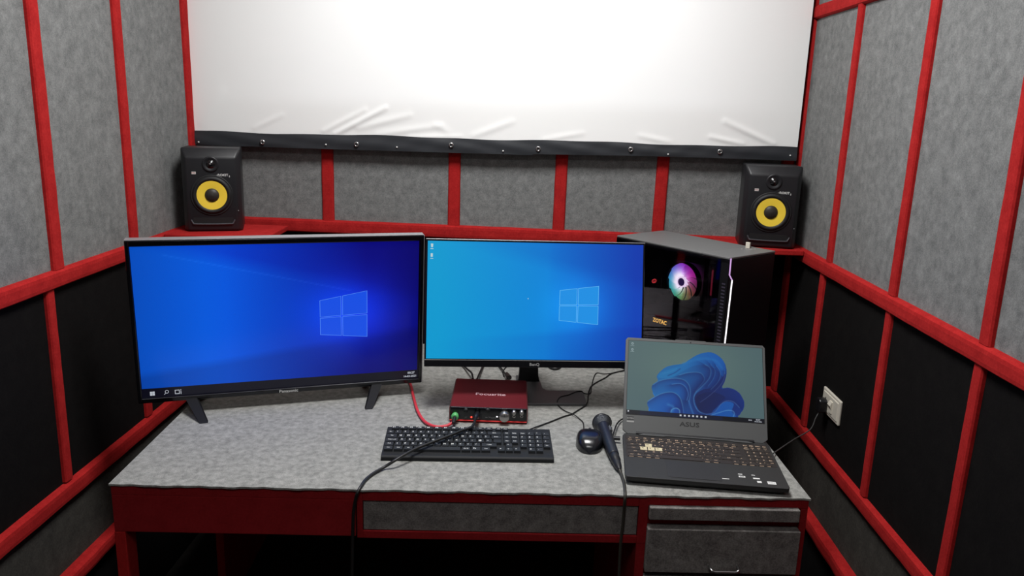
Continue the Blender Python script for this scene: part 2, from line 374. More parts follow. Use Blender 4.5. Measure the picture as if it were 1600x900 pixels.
# ================================================================== corner shelves
def shelf(pts, z0, z1, label):
    o = MB().prism(pts, z0, z1, axis='z', bev=0.003).build('corner_shelf', red_felt)
    cx = sum(p[0] for p in pts) / len(pts); cy = sum(p[1] for p in pts) / len(pts)
    for v in o.data.vertices: v.co -= Vector((cx, cy, z0))
    o.location = (cx, cy, z0)
    return tag(o, label, 'shelf', 'red corner shelves under the speakers')
shelf([(XL + 0.018, 2.475), (-0.845, 2.475), (-0.852, 2.735), (XL + 0.018, 2.735)], 1.142, 1.160, 'red felt shelf in the left corner under the left speaker')
shelf([(0.66, 2.595), (XR - 0.018, 2.60), (XR - 0.018, YB - 0.022), (0.66, YB - 0.022)], 1.142, 1.160, 'red felt shelf in the right corner behind the computer tower')

# ================================================================== speakers
def make_speaker():
    w, d, h = 0.184, 0.165, 0.274
    t = empty('studio_monitor_speaker')
    b = bmesh.new()
    ring = lambda x0, x1, z0, z1, y: [b.verts.new((x0, y, z0)), b.verts.new((x1, y, z0)), b.verts.new((x1, y, z1)), b.verts.new((x0, y, z1))]
    f = ring(0.014, w - 0.014, 0.004, h - 0.030, 0.0); m = ring(0, w, 0, h, 0.024); k = ring(0.002, w - 0.002, 0, h - 0.002, d)
    b.faces.new(f); b.faces.new(k[::-1])
    for A, B in ((f, m), (m, k)):
        for i in range(4): b.faces.new((A[(i + 1) % 4], A[i], B[i], B[(i + 1) % 4]))
    bmesh.ops.recalc_face_normals(b, faces=b.faces[:])
    bmesh.ops.bevel(b, geom=b.edges[:], offset=0.006, segments=3, affect='EDGES', profile=0.5)
    body = MB().bm(b, 0, None, True)
    body.build('cabinet', speaker_black, t)
    cx = w / 2; F = lambda x, z: TR(x, 0, z, rx=R(90))     # local z points out of the front (towards -y)
    # woofer
    sur = MB().lathe([(0.067, -0.001), (0.067, 0.0016), (0.064, 0.0022), (0.062, 0.0016), (0.060, 0.002), (0.0585, 0.0056), (0.0545, 0.0072), (0.050, 0.0056), (0.0472, 0.0035)], F(cx, 0.121), 0, 56).build('woofer_surround', rubber, t)
    MB().lathe([(0.0475, 0.0036), (0.046, 0.0036), (0.022, 0.0008)], F(cx, 0.121), 0, 56).build('woofer_cone', cone_yellow, t)
    MB().lathe([(0.0225, 0.0012), (0.0215, 0.003), (0.018, 0.0062), (0.011, 0.009), (0.0001, 0.0102)], F(cx, 0.121), 0, 40).build('dust_cap', dust, t)
    # tweeter in its dished waveguide
    MB().lathe([(0.026, -0.002), (0.0255, 0.0026), (0.022, 0.0038), (0.018, 0.0022), (0.0135, 0.0008)], F(cx, 0.222) @ Matrix.Diagonal((1, 1.0, 1, 1)), 0, 40).build('tweeter_waveguide', speaker_black, t)
    MB().lathe([(0.0138, 0.0010), (0.012, 0.0022), (0.008, 0.0058), (0.0001, 0.0075)], F(cx, 0.222), 0, 32).text('=', 0.01, F(cx, 0.2235) @ TR(0, 0, 0.0077), 1).build('tweeter_dome', [speaker_gloss, print_grey], t)
    # bass port
    p = MB().box(0.030, w - 0.030, -0.0008, 0.004, 0.028, 0.047, 0, 0)
    p.tube(spline([(0.024, -0.001, 0.040), (0.030, -0.003, 0.029), (0.037, -0.0035, 0.0265), (cx, -0.0035, 0.0255), (w - 0.037, -0.0035, 0.0265), (w - 0.030, -0.003, 0.029), (w - 0.024, -0.001, 0.040)], 6), 0.0026, 1, 8)
    p.build('bass_port', [rubber, mat('port_lip', (70, 70, 74), 0.28)], t)
    lg = MB().box(0.033, 0.046, -0.0009, 0.002, 0.1895, 0.1975, 0, 1); lg.text('KRK', 0.0066, TR(0.0395, -0.0012, 0.1935, rx=R(90)), 0)
    lg.build('brand_badge', [mat('badge_red', (160, 60, 55), 0.5), print_white], t)
    rk = MB().text('ROKIT', 0.0105, TR(0.129, -0.0009, 0.187, rx=R(90)) @ Matrix.Shear('XZ', 4, (0.0, 0.0)), 0, sx=1.05).text('5', 0.008, TR(0.149, -0.0009, 0.183, rx=R(90)), 0)
    rk.add([(0.108, -0.0009, 0.1872), (0.115, -0.0009, 0.1885), (0.115, -0.0009, 0.1855)], [(0, 2, 1)], 0)
    rk.build('model_script', print_white, t)
    MB().lathe([(0.0001, 0.001), (0.0014, 0.001), (0.0014, -0.002)], F(w - 0.012, 0.07) , 0, 8).build('screw', print_grey, t)
    return t
s1 = make_speaker(); s1.location = (-1.133, 2.530, 1.160); s1.rotation_euler.z = R(17)
tag(s1, 'black speaker with yellow woofer standing on the left corner shelf', 'speaker', 'pair of studio speakers')
s2 = s1.copy(); C.objects.link(s2)
for ch in list(s1.children):
    c = ch.copy(); C.objects.link(c); c.parent = s2
s2.location = (0.714, 2.640, 1.160); s2.rotation_euler.z = R(-9)
tag(s2, 'black speaker with yellow woofer in the right corner behind the computer tower', 'speaker', 'pair of studio speakers')

# ================================================================== desk
A0 = Vector((-0.9136, 1.5850, 0)); DA = math.atan2(1.65375 - 1.58501, 0.66434 + 0.91358); DL = 1.5796; DD = 1.10
dt = empty('desk', A0, DA); tag(dt, 'wide desk with grey felt top and red front holding the screens', 'desk')
top = MB(); n = 120; rnd = random.Random(3)
ph = [0.0]
edge = [(-0.002 + DL * 1.002 * i / n, -0.005 + 0.0016 * math.sin(i * 0.55) + 0.0012 * math.sin(i * 1.7 + 1)) for i in range(n + 1)]
pts = edge + [(DL + 0.004, DD), (-0.004, DD)]
top.prism(pts, 0.7455, 0.75, axis='z').build('desktop', desk_felt, dt)
MB().box(0, DL, 0.0, DD, 0.722, 0.7455, 0.001).build('desktop_board', red_paint, dt)
MB().box(0, 0.546, 0.0, 0.02, 0.630, 0.722, 0.002).build('apron', red_paint, dt)
MB().box(-0.001, 0.024, 0.0, 0.05, 0.0, 0.630, 0.002).build('leg', red_felt, dt)
MB().box(-0.001, 0.024, 0.6, DD, 0.0, 0.722, 0.002).build('leg', red_felt, dt)
fr = MB().box(0.549, 0.562, -0.001, 0.45, 0.627, 0.7455, 0.001).box(0.562, 1.19, -0.001, 0.018, 0.627, 0.645, 0.001).box(0.562, 1.19, -0.001, 0.018, 0.7205, 0.7455, 0.001).box(1.190, 1.212, -0.001, 0.018, 0.627, 0.7455, 0.001).box(0.562, 1.19, 0.02, 0.45, 0.640, 0.645)
fr.build('drawer_frame', red_paint, dt)
d1 = MB().box(0.563, 1.189, 0.003, 0.020, 0.6465, 0.7185, 0.001).build('drawer', drawer_felt, dt)
MB().box(0.62, 1.53, 0.8, 0.82, 0.2, 0.72).build('modesty_panel', rubber, dt)
pd = MB().box(1.190, 1.212, 0.0, 0.62, 0.0, 0.722, 0.002).box(1.563, DL, 0.0, 0.62, 0.0, 0.722, 0.002).box(1.212, 1.563, 0.0, 0.02, 0.0, 0.06, 0.001)
pd.box(1.212, 1.563, 0.012, 0.62, 0.06, 0.722)
pd.build('pedestal', red_paint, dt)
MB().box(1.213, 1.557, -0.014, 0.0118, 0.694, 0.7245, 0.002).build('drawer', drawer_felt, dt)
def handle(parent, s, z, w=0.066):
    MB().tube(spline([(s - w / 2, -0.013, z + 0.004), (s - w / 2 + 0.001, -0.030, z + 0.003), (s - w / 2 + 0.009, -0.034, z), (s, -0.034, z), (s + w / 2 - 0.009, -0.034, z), (s + w / 2 - 0.001, -0.030, z + 0.003), (s + w / 2, -0.013, z + 0.004)], 6), 0.0033, 0, 10).build('handle', steel, parent)
d3 = MB().box(1.211, 1.563, -0.016, 0.0118, 0.562, 0.672, 0.002).build('drawer', drawer_felt, dt); handle(d3, 1.392, 0.578)
d4 = MB().box(1.211, 1.563, -0.016, 0.0118, 0.330, 0.545, 0.002).build('drawer', drawer_felt, dt); handle(d4, 1.392, 0.36)
d5 = MB().box(1.211, 1.563, -0.016, 0.0118, 0.075, 0.315, 0.002).build('drawer', drawer_felt, dt); handle(d5, 1.392, 0.10)
ZD = 0.7502

# ================================================================== wallpapers
def wall_tv(u, v):
    # right-hand deep navy, left bright blue, beams leaving the window mark
    wx, wy = 0.745, 0.475
    A = np.array([8, 92, 226.]); Bc = np.array([10, 14, 128.]); Dk = np.array([8, 8, 112.])
    t = np.clip((u - 0.22) / 0.58, 0, 1)[..., None]; base = A * (1 - t ** 1.25) + Bc * t ** 1.25
    e = (np.clip((u - 0.86) / 0.14, 0, 1))[..., None]; base = base * (1 - e) + Dk * e
    l = np.clip(1 - u / 0.3, 0, 1)[..., None]; base = base * (1 - 0.17 * l)
    # upper shade above the beam from the window top to the top left
    yb = wy + 0.17 + (wx - u) * 0.46; up = np.clip((v - yb) / 0.10, 0, 1)[..., None] * np.clip((u + 0.15) / 0.5, 0, 1)[..., None]
    base = base * (1 - up * np.array([0.0, 0.28, 0.08]))
    yl = wy - 0.17 - (wx - u) * 0.24; dn = np.clip((yl - v) / 0.06, 0, 1)[..., None]
    base = base * (1 - dn * np.array([0.0, 0.16, 0.14]))
    g = np.exp(-(((u - wx) / 0.16) ** 2 + ((v - wy) / 0.26) ** 2))[..., None]; base = base + g * np.array([8, 40, 105.])
    s1 = np.exp(-((v - yb) / 0.004) ** 2)[..., None] * ((u < wx) & (u > 0.1))[..., None] * 9
    return base + s1
def wall_mon(u, v):
    wx, wy = 0.70, 0.46
    A = np.array([12, 152, 206.]); Mi = np.array([12, 128, 214.]); Bc = np.array([18, 66, 180.])
    t = np.clip((u - 0.05) / 0.55, 0, 1)[..., None]; base = A * (1 - t) + Mi * t
    t2 = np.clip((u - 0.55) / 0.42, 0, 1)[..., None]; base = base * (1 - t2) + Bc * t2
    yb = wy + 0.2 + (wx + 0.1 - u) * 0.42; up = np.clip((v - yb) / 0.12, 0, 1)[..., None] * np.clip(u * 1.6, 0, 1)[..., None]
    base = base * (1 - up * np.array([0.0, 0.12, 0.05]))
    yl = wy - 0.18 - (wx - u) * 0.16; dn = np.clip((yl - v) / 0.06, 0, 1)[..., None] * np.clip(u * 1.5, 0, 1)[..., None]
    base = base * (1 - dn * np.array([0.0, 0.10, 0.04]))
    g = np.exp(-(((u - wx) / 0.13) ** 2 + ((v - wy) / 0.22) ** 2))[..., None]; base = base + g * np.array([6, 34, 40.])
    return base

# homography from a laptop zoom crop to screen uv
_src = [(105, 158), (1160, 222), (1165, 808), (90, 697)]
def _homog(src, dst):
    Am = []; bv = []
    for (x, y), (u, v) in zip(src, dst):
        Am += [[x, y, 1, 0, 0, 0, -u * x, -u * y], [0, 0, 0, x, y, 1, -v * x, -v * y]]; bv += [u, v]
    return np.append(np.linalg.solve(np.array(Am, float), np.array(bv, float)), 1).reshape(3, 3)
_H = _homog(_src, [(0, 1), (1, 1), (1, 0), (0, 0)])
def uv_of(p):
    q = _H @ np.array([p[0], p[1], 1.0]); return (q[0] / q[2], q[1] / q[2])
def smooth2(pts, closed=False, k=8):
    P = [np.array(p, float) for p in pts]; n = len(P); out = []
    rng = range(n if closed else n - 1)
    for i in rng:
        g = (lambda j: P[j % n]) if closed else (lambda j: P[min(max(j, 0), n - 1)])
        a, b, c, d = g(i - 1), g(i), g(i + 1), g(i + 2)
        for j in range(k):
            t = j / k; out.append(0.5 * ((2 * b) + (c - a) * t + (2 * a - 5 * b + 4 * c - d) * t * t + (3 * b - a - 3 * c + d) * t ** 3))
    if not closed: out.append(P[-1])
    return out
def wall_lap(u, v):
    asp = 16 / 9
    bg = np.array([78, 102, 106.]) + (np.exp(-(((u - 0.45) / 0.4) ** 2 + ((v - 0.7) / 0.4) ** 2)))[..., None] * np.array([14, 15, 8.])
    img = bg.copy()
    def poly(pts, c0, c1, d=(1, -0.3), closed=True):
        q = np.array([uv_of(p) for p in smooth2(pts, True)]); ins = np.zeros(u.shape, bool); n = len(q)
        for i in range(n):
            x0, y0 = q[i]; x1, y1 = q[(i + 1) % n]
            c = ((y0 > v) != (y1 > v)) & (u < (x1 - x0) * (v - y0) / (y1 - y0 + 1e-12) + x0); ins ^= c
        cen = q.mean(0); s = (u - cen[0]) * d[0] * asp + (v - cen[1]) * d[1]; s = np.clip(0.5 + s * 1.6, 0, 1)[..., None]
        col = np.array(c0, float) * (1 - s) + np.array(c1, float) * s
        img[ins] = col[ins]; return ins
    def stroke(pts, col, w=0.006, a=0.7, soft=0.05, shade=None):
        q = np.array([uv_of(p) for p in smooth2(pts, False, 6)]); best = np.full(u.shape, 9.0); sg = np.zeros(u.shape)
        for i in range(len(q) - 1):
            ax, ay = q[i][0] * asp, q[i][1]; bx_, by_ = q[i + 1][0] * asp, q[i + 1][1]; dx, dy = bx_ - ax, by_ - ay; L2 = dx * dx + dy * dy + 1e-12
            s = np.clip(((u * asp - ax) * dx + (v - ay) * dy) / L2, 0, 1); ex, ey = u * asp - ax - s * dx, v - ay - s * dy; dd = np.hypot(ex, ey)
            m = dd < best; best = np.where(m, dd, best); sg = np.where(m, np.sign(dx * ey - dy * ex), sg)
        if shade is not None:       # soft fold shade on one side of the rim
            k = (np.exp(-(best / soft)) * (sg * shade > 0) * 0.6)[..., None] * inside[..., None]
            img[...] = img * (1 - k) + np.array([10, 32, 105.]) * k
        k = (np.exp(-(best / w) ** 2) * a)[..., None]; img[...] = img * (1 - k) + np.array(col, float) * k
    sil = [(315, 430), (340, 395), (400, 355), (520, 335), (560, 310), (620, 275), (680, 255), (740, 252), (800, 280), (845, 330), (862, 390), (855, 450), (826, 522), (880, 525), (940, 550), (985, 600), (1003, 650),
           (990, 700), (950, 740), (930, 785), (600, 760), (280, 705), (262, 670), (245, 640), (250, 610), (300, 578), (285, 545), (275, 510), (290, 485), (322, 462)]
    inside = poly(sil, (22, 110, 190), (18, 62, 150), (1, -0.6))
    poly([(350, 400), (520, 340), (640, 268), (740, 254), (810, 290), (850, 350), (835, 440), (760, 370), (620, 350), (500, 400), (420, 440), (330, 440)], (24, 122, 200), (18, 96, 196), (1, 0.2))
    poly([(605, 590), (660, 540), (740, 520), (800, 470), (855, 420), (845, 480), (820, 530), (880, 530), (960, 565), (1000, 640), (985, 700), (950, 740), (905, 690), (860, 640), (800, 655), (740, 712), (680, 715), (630, 680)], (18, 36, 104), (20, 52, 140), (1, -0.2))
    poly([(615, 600), (680, 560), (770, 560), (850, 600), (800, 640), (755, 695), (700, 718), (640, 690)], (14, 26, 82), (16, 36, 108), (1, 0))
    poly([(740, 712), (800, 655), (860, 630), (915, 650), (900, 705), (930, 745), (900, 765), (760, 745)], (14, 84, 190), (26, 96, 190), (1, 0))
    poly([(250, 612), (330, 565), (410, 548), (470, 570), (505, 640), (515, 730), (280, 700), (255, 660)], (20, 120, 216), (12, 70, 180), (1, -0.3))
    poly([(300, 575), (285, 510), (330, 468), (440, 448), (520, 460), (555, 500), (565, 570), (540, 610), (500, 600), (450, 552), (380, 548)], (24, 118, 200), (18, 92, 196), (1, 0.1))
    rim = (84, 146, 210)
    stroke([(490, 422), (560, 405), (640, 405), (675, 430), (682, 465), (650, 505), (612, 548)], rim, 0.006, 0.6, 0.06, -1)
    stroke([(690, 345), (728, 370), (735, 412), (715, 460), (660, 515), (612, 560), (598, 605), (608, 655), (640, 700), (700, 722)], rim, 0.007, 0.7, 0.07, -1)
    stroke([(735, 345), (768, 390), (757, 450), (712, 510)], (80, 150, 225), 0.005, 0.5, 0.05, -1)
    stroke([(780, 355), (812, 410), (795, 475), (735, 535)], (90, 150, 220), 0.005, 0.5, 0.06, -1)
    stroke([(846, 400), (838, 460), (800, 515), (725, 580), (650, 630)], (84, 100, 160), 0.005, 0.5, 0.05, -1)
    stroke([(700, 722), (760, 708), (812, 650), (860, 625), (915, 635), (962, 680)], (84, 120, 190), 0.006, 0.6, 0.05, 1)
    stroke([(715, 735), (800, 712), (860, 698), (905, 703), (920, 725), (905, 758)], (110, 170, 235), 0.006, 0.6)
    stroke([(290, 490), (340, 462), (440, 446), (520, 458), (562, 500), (572, 560), (560, 620)], rim, 0.006, 0.6, 0.06, -1)
    stroke([(430, 490), (495, 487), (537, 515), (556, 565), (545, 612)], (100, 160, 235), 0.005, 0.6, 0.05, -1)
    stroke([(250, 612), (330, 566), (400, 549), (452, 556), (492, 592), (512, 655), (520, 718)], rim, 0.006, 0.7, 0.05, -1)
    stroke([(420, 712), (428, 680), (460, 668), (486, 682), (490, 705)], (130, 190, 240), 0.006, 0.7, 0.04, 1)
    stroke([(400, 640), (440, 660), (425, 700)], (60, 140, 225), 0.02, 0.5)
    stroke([(560, 620), (580, 680), (600, 730)], (70, 140, 225), 0.012, 0.5)
    stroke([(360, 410), (420, 395), (470, 372)], (60, 140, 210), 0.008, 0.4); stroke([(400, 425), (450, 405), (495, 375)], (14, 60, 140), 0.008, 0.6)
    stroke([(520, 338), (600, 310), (700, 300), (780, 320), (830, 380)], (36, 130, 215), 0.02, 0.4)
    m_ = inside[..., None]; return np.where(m_, img * np.array([0.85, 0.84, 0.80]), img * 0.92)

def window_mark(b, quad, T, y, mi=0, mf=1, g=0.012, lw=0.0011):
    """four-pane window mark: quad = TL, TR, BR, BL in local (x, z)"""
    tl, tr, br, bl = [Vector(q) for q in quad]
    P = lambda s, t: (tl * (1 - s) + tr * s) * (1 - t) + (bl * (1 - s) + br * s) * t
    for s0, s1 in ((0, 0.46 - g), (0.46 + g, 1)):
        for t0, t1 in ((0, 0.5 - g), (0.5 + g, 1)):
            c = [P(s0, t0), P(s1, t0), P(s1, t1), P(s0, t1)]
            b.add([(p.x, y, p.y) for p in c], [(3, 2, 1, 0)], mi, T)
            cen = sum(c, Vector((0, 0))) / 4; inn = [p + (cen - p).normalized() * lw * 1.4 for p in c]
            b.add([(p.x, y - 0.0002, p.y) for p in c] + [(p.x, y - 0.0002, p.y) for p in inn], [(i, (i + 1) % 4, 4 + (i + 1) % 4, 4 + i) for i in range(4)], mf, T)

# ================================================================== television
def television():
    yaw = R(19.1); t = empty('television', (-0.666, 2.081, ZD), yaw)
    tag(t, 'large black television on two angled legs at the left of the desk', 'television')
    T = TR(0, 0, 0.787 - ZD, rx=R(3.4)); w, h = 0.770, 0.449
    b = MB()
    x0, x1 = -w / 2, w / 2; ix0, ix1 = x0 + 0.010, x1 - 0.010; iz0, iz1 = 0.014, h - 0.015
    b.box(x0, ix0, 0, 0.03, 0, h, 0.002, 0, T).box(ix1, x1, 0, 0.03, 0, h, 0.002, 0, T).box(ix0 - 0.002, ix1 + 0.002, 0, 0.03, iz1, h, 0.002, 0, T)
    b.box(ix0 - 0.002, ix1 + 0.002, 0.0, 0.03, 0, iz0, 0.0025, 0, T)
    b.box(ix0, ix1, 0.006, 0.03, iz0, iz1, 0, 0, T).box(x0 + 0.05, x1 - 0.05, 0.028, 0.065, 0.02, h * 0.75, 0.012, 0, T)
    b.build('bezel', gloss_black, t)
    MB().box(x0, x1, 0.0005, 0.028, h, h + 0.003, 0.001, 0, T).box(x1, x1 + 0.0022, 0.001, 0.028, 0.0, h, 0.0008, 0, T).build('silver_rim', silver_edge, t)
    MB().box(ix0, ix1, -0.0012, 0.0, iz0 - 0.0012, iz0 - 0.0004, 0, 0, T).build('lower_rim_line', mat('rim_line_grey', (84, 84, 92), 0.5), t)
    tz = iz0 + 0.027
    picture_grid(ix0 + 0.001, ix1 - 0.003, tz, iz1 - 0.001, 200, 112, wall_tv, 'display', screen_mat('tv_screen', 0.2), t, T, 0.0045)
    k = MB().add([(ix0, 0.0045, iz0), (ix1, 0.0045, iz0), (ix1, 0.0045, tz), (ix0, 0.0045, tz)], [(0, 1, 2, 3)], 0, T)
    k.build('taskbar', taskbar, t)
    ic = MB(); X = lambda x, z: T @ TR(x, 0.004, z, rx=R(90)); zc = iz0 + 0.0125
    for i in (0, 1):
        for j in (0, 1): ic.box(ix0 + 0.020 + i * 0.0062, ix0 + 0.0255 + i * 0.0062, 0.0035, 0.004, zc - 0.006 + j * 0.006, zc - 0.0007 + j * 0.006, 0, 0, T)
    ic.build('start_icon', icon_white, t); ic = MB()
    ic.lathe([(0.0036, 0), (0.0049, 0)], X(ix0 + 0.062, zc + 0.002), 0, 16); ic.tube([T @ Vector((ix0 + 0.0585, 0.004, zc - 0.002)), T @ Vector((ix0 + 0.055, 0.004, zc - 0.006))], 0.0007, 0, 5)
    ic.build('search_icon', icon_white, t); ic = MB()
    for (a, bb, c, d) in ((0.082, 0.094, 0.004, 0.0055), (0.082, 0.094, -0.0065, -0.005), (0.082, 0.0835, -0.005, 0.004), (0.0925, 0.094, -0.005, 0.004), (0.0965, 0.098, -0.007, 0.001), (0.0965, 0.098, 0.003, 0.006)):
        ic.box(ix0 + a, ix0 + bb, 0.0035, 0.004, zc + c, zc + d, 0, 0, T)
    ic.build('task_view_icon', icon_white, t); ic = MB()
    ic.text('00:27', 0.0095, X(ix1 - 0.021, zc + 0.0062), 0).text('14-03-2021', 0.0085, X(ix1 - 0.024, zc - 0.0045), 0)
    ic.build('clock', icon_white, t)
    lg = MB(); pw = [on_plane(px, py, tuple(t_world @ T @ Vector((0, 0, 0.2))), tuple((t_world @ T).to_3x3() @ Vector((0, 1, 0)))) for px, py in ((499, 466), (574, 457), (574, 527), (499, 521))] if False else None
    sw, sh = ix1 - ix0, iz1 - tz
    q = [(ix0 + 0.626 * sw, 0), (ix0 + 0.801 * sw, 0), (ix0 + 0.801 * sw, 0), (ix0 + 0.626 * sw, 0)]
    zs = [0.580, 0.640, 0.288, 0.322]
    window_mark(lg, [(a[0], tz + z * sh) for a, z in zip(q, zs)], T, 0.0041)
    lg.build('window_mark', [glow('tv_mark_pane', (20, 78, 226)), glow('tv_mark_edge', (84, 140, 240))], t)
    MB().text('Panasonic', 0.0125, T @ TR(0.004, -0.0006, 0.0062, rx=R(90)), 0, sx=1.05).build('brand_mark', print_white, t)
    tvleg = mat('leg_dark', (15, 15, 19), 0.6, spec=0.2)
    for (sx_, lb) in ((-1, 'left'), (1, 'right')):
        l = MB(); r0 = 0.255 * sx_; r1 = 0.218 * sx_
        def prong(yt, yb, xt, xb):
            wt, wb = 0.015, 0.010
            l.add([(xt - wt, yt - 0.010, 0.045), (xt + wt, yt - 0.010, 0.045), (xt + wt, yt + 0.010, 0.045), (xt - wt, yt + 0.010, 0.045),
                   (xb - wb, yb - 0.006, 0), (xb + wb, yb - 0.006, 0), (xb + wb, yb + 0.010, 0), (xb - wb, yb + 0.010, 0)],
                  [(0, 1, 2, 3), (7, 6, 5, 4), (0, 4, 5, 1), (1, 5, 6, 2), (2, 6, 7, 3), (3, 7, 4, 0)], 0)
        prong(0.014, -0.078, r0, r1); prong(0.022, 0.115, r0, r1 + 0.01 * sx_)
        o = l.build('leg', tvleg, t)
    return t
television()

# ================================================================== desktop monitor
def monitor():
    yaw = R(5.15); t = empty('desktop_monitor', (0.035, 2.215, ZD), yaw)
    tag(t, 'black slim desktop monitor in the middle of the desk showing a light blue desktop', 'monitor')
    w, h = 0.620, 0.356; P = Vector((0.031, 2.1075, 0.882)); loc = Matrix.Rotation(-yaw, 4, 'Z') @ Matrix.Translation((-0.035, -2.215, -ZD)); p = loc @ P
    T = TR(p.x, p.y, p.z, rx=R(-12.1)); x0, x1 = -w / 2, w / 2
    b = MB().box(x0, x1, 0.0015, 0.012, 0, h, 0.0015, 0, T).box(x0 + 0.04, x1 - 0.04, 0.011, 0.038, 0.01, h * 0.72, 0.01, 0, T)
    b.box(x0, x1, 0.0, 0.010, 0, 0.0195, 0.001, 0, T)
    b.build('housing', gloss_black, t)
    MB().box(x0, x1, 0.0002, 0.012, h, h + 0.0022, 0.0006, 0, T).build('silver_rim', silver_edge, t); MB().box(x0 + 0.001, x1 - 0.001, -0.0006, 0.0, 0.0188, 0.0202, 0, 0, T).build('lower_rim_line', print_grey, t)
    picture_grid(x0 + 0.005, x1 - 0.005, 0.0225, h - 0.004, 190, 110, wall_mon, 'display', screen_mat('monitor_screen', 0.3), t, T, 0.0008)
    lg = MB(); sw, sh = w - 0.010, h - 0.0265; X = lambda a, c: (x0 + 0.005 + a * sw, 0.0225 + c * sh)
    window_mark(lg, [X(0.612, 0.598), X(0.795, 0.640), X(0.793, 0.305), X(0.610, 0.338)], T, 0.0006)
    lg.build('window_mark', [glow('mon_mark_pane', (28, 142, 226)), glow('mon_mark_edge', (104, 190, 240))], t)
    ic = MB().prism([(x0 + 0.0135, h - 0.012), (x0 + 0.0205, h - 0.012), (x0 + 0.0195, h - 0.022), (x0 + 0.0145, h - 0.022)], 0.0003, 0.0006, 0, T)
    ic.box(x0 + 0.0125, x0 + 0.021, 0.0003, 0.0006, h - 0.027, h - 0.0255, 0, 0, T)
    pale = glow('icon_pale', (190, 215, 220), 0.9); ic.build('desktop_icon', pale, t); ic = MB()
    ic.box(x0 + 0.0135, x0 + 0.0195, 0.0003, 0.0006, h - 0.049, h - 0.039, 0, 0, T).box(x0 + 0.0125, x0 + 0.021, 0.0003, 0.0006, h - 0.054, h - 0.0525, 0, 0, T)
    ic.build('desktop_icon', pale, t); ic = MB()
    ic.box(x0 + 0.288, x0 + 0.290, 0.0003, 0.0006, 0.193, 0.196, 0, 0, T)
    ic.build('cursor', pale, t)
    MB().text('BenQ', 0.011, T @ TR(0.0, -0.0007, 0.0085, rx=R(90)), 0, sx=1.1).build('brand_mark', print_grey, t)
    # stand: column behind the panel and a flat L-shaped foot
    g = lambda px, py, z=0.757: loc @ onz(px, py, z)
    c = loc @ Vector((0.018, 2.335, 0.757))
    st = MB(); st.prism([(c.x - 0.036, 0.0), (c.x + 0.036, 0.0), (c.x + 0.030, 0.03), (c.x + 0.027, 0.10), (c.x + 0.028, 0.25), (c.x - 0.028, 0.25), (c.x - 0.030, 0.03)], 0, 0.022, 0, TR(0, c.y, 0.0), bev=0.002)
    st.box(c.x - 0.03, c.x + 0.03, p.y + 0.02 + 0.07, c.y + 0.01, 0.205, 0.262, 0.004)
    st.build('stand_column', plastic, t)
    f = g(917, 631); k = g(911, 610); x0f = c.x - (f.x - c.x)
    pts = [(x0f, f.y), (f.x, f.y), (k.x - 0.001, k.y - 0.004), (k.x - 0.008, k.y), (c.x + 0.05, k.y), (c.x + 0.038, k.y + 0.02), (c.x + 0.036, c.y + 0.06), (c.x - 0.036, c.y + 0.06), (c.x - 0.038, k.y + 0.02), (c.x - 0.05, k.y), (x0f + 0.01, k.y)]
    MB().prism(pts, 0.0, 0.007, axis='z', bev=0.0012).build('stand_base', mat('stand_grey', (92, 92, 94), 0.45, 0.2), t)
monitor()

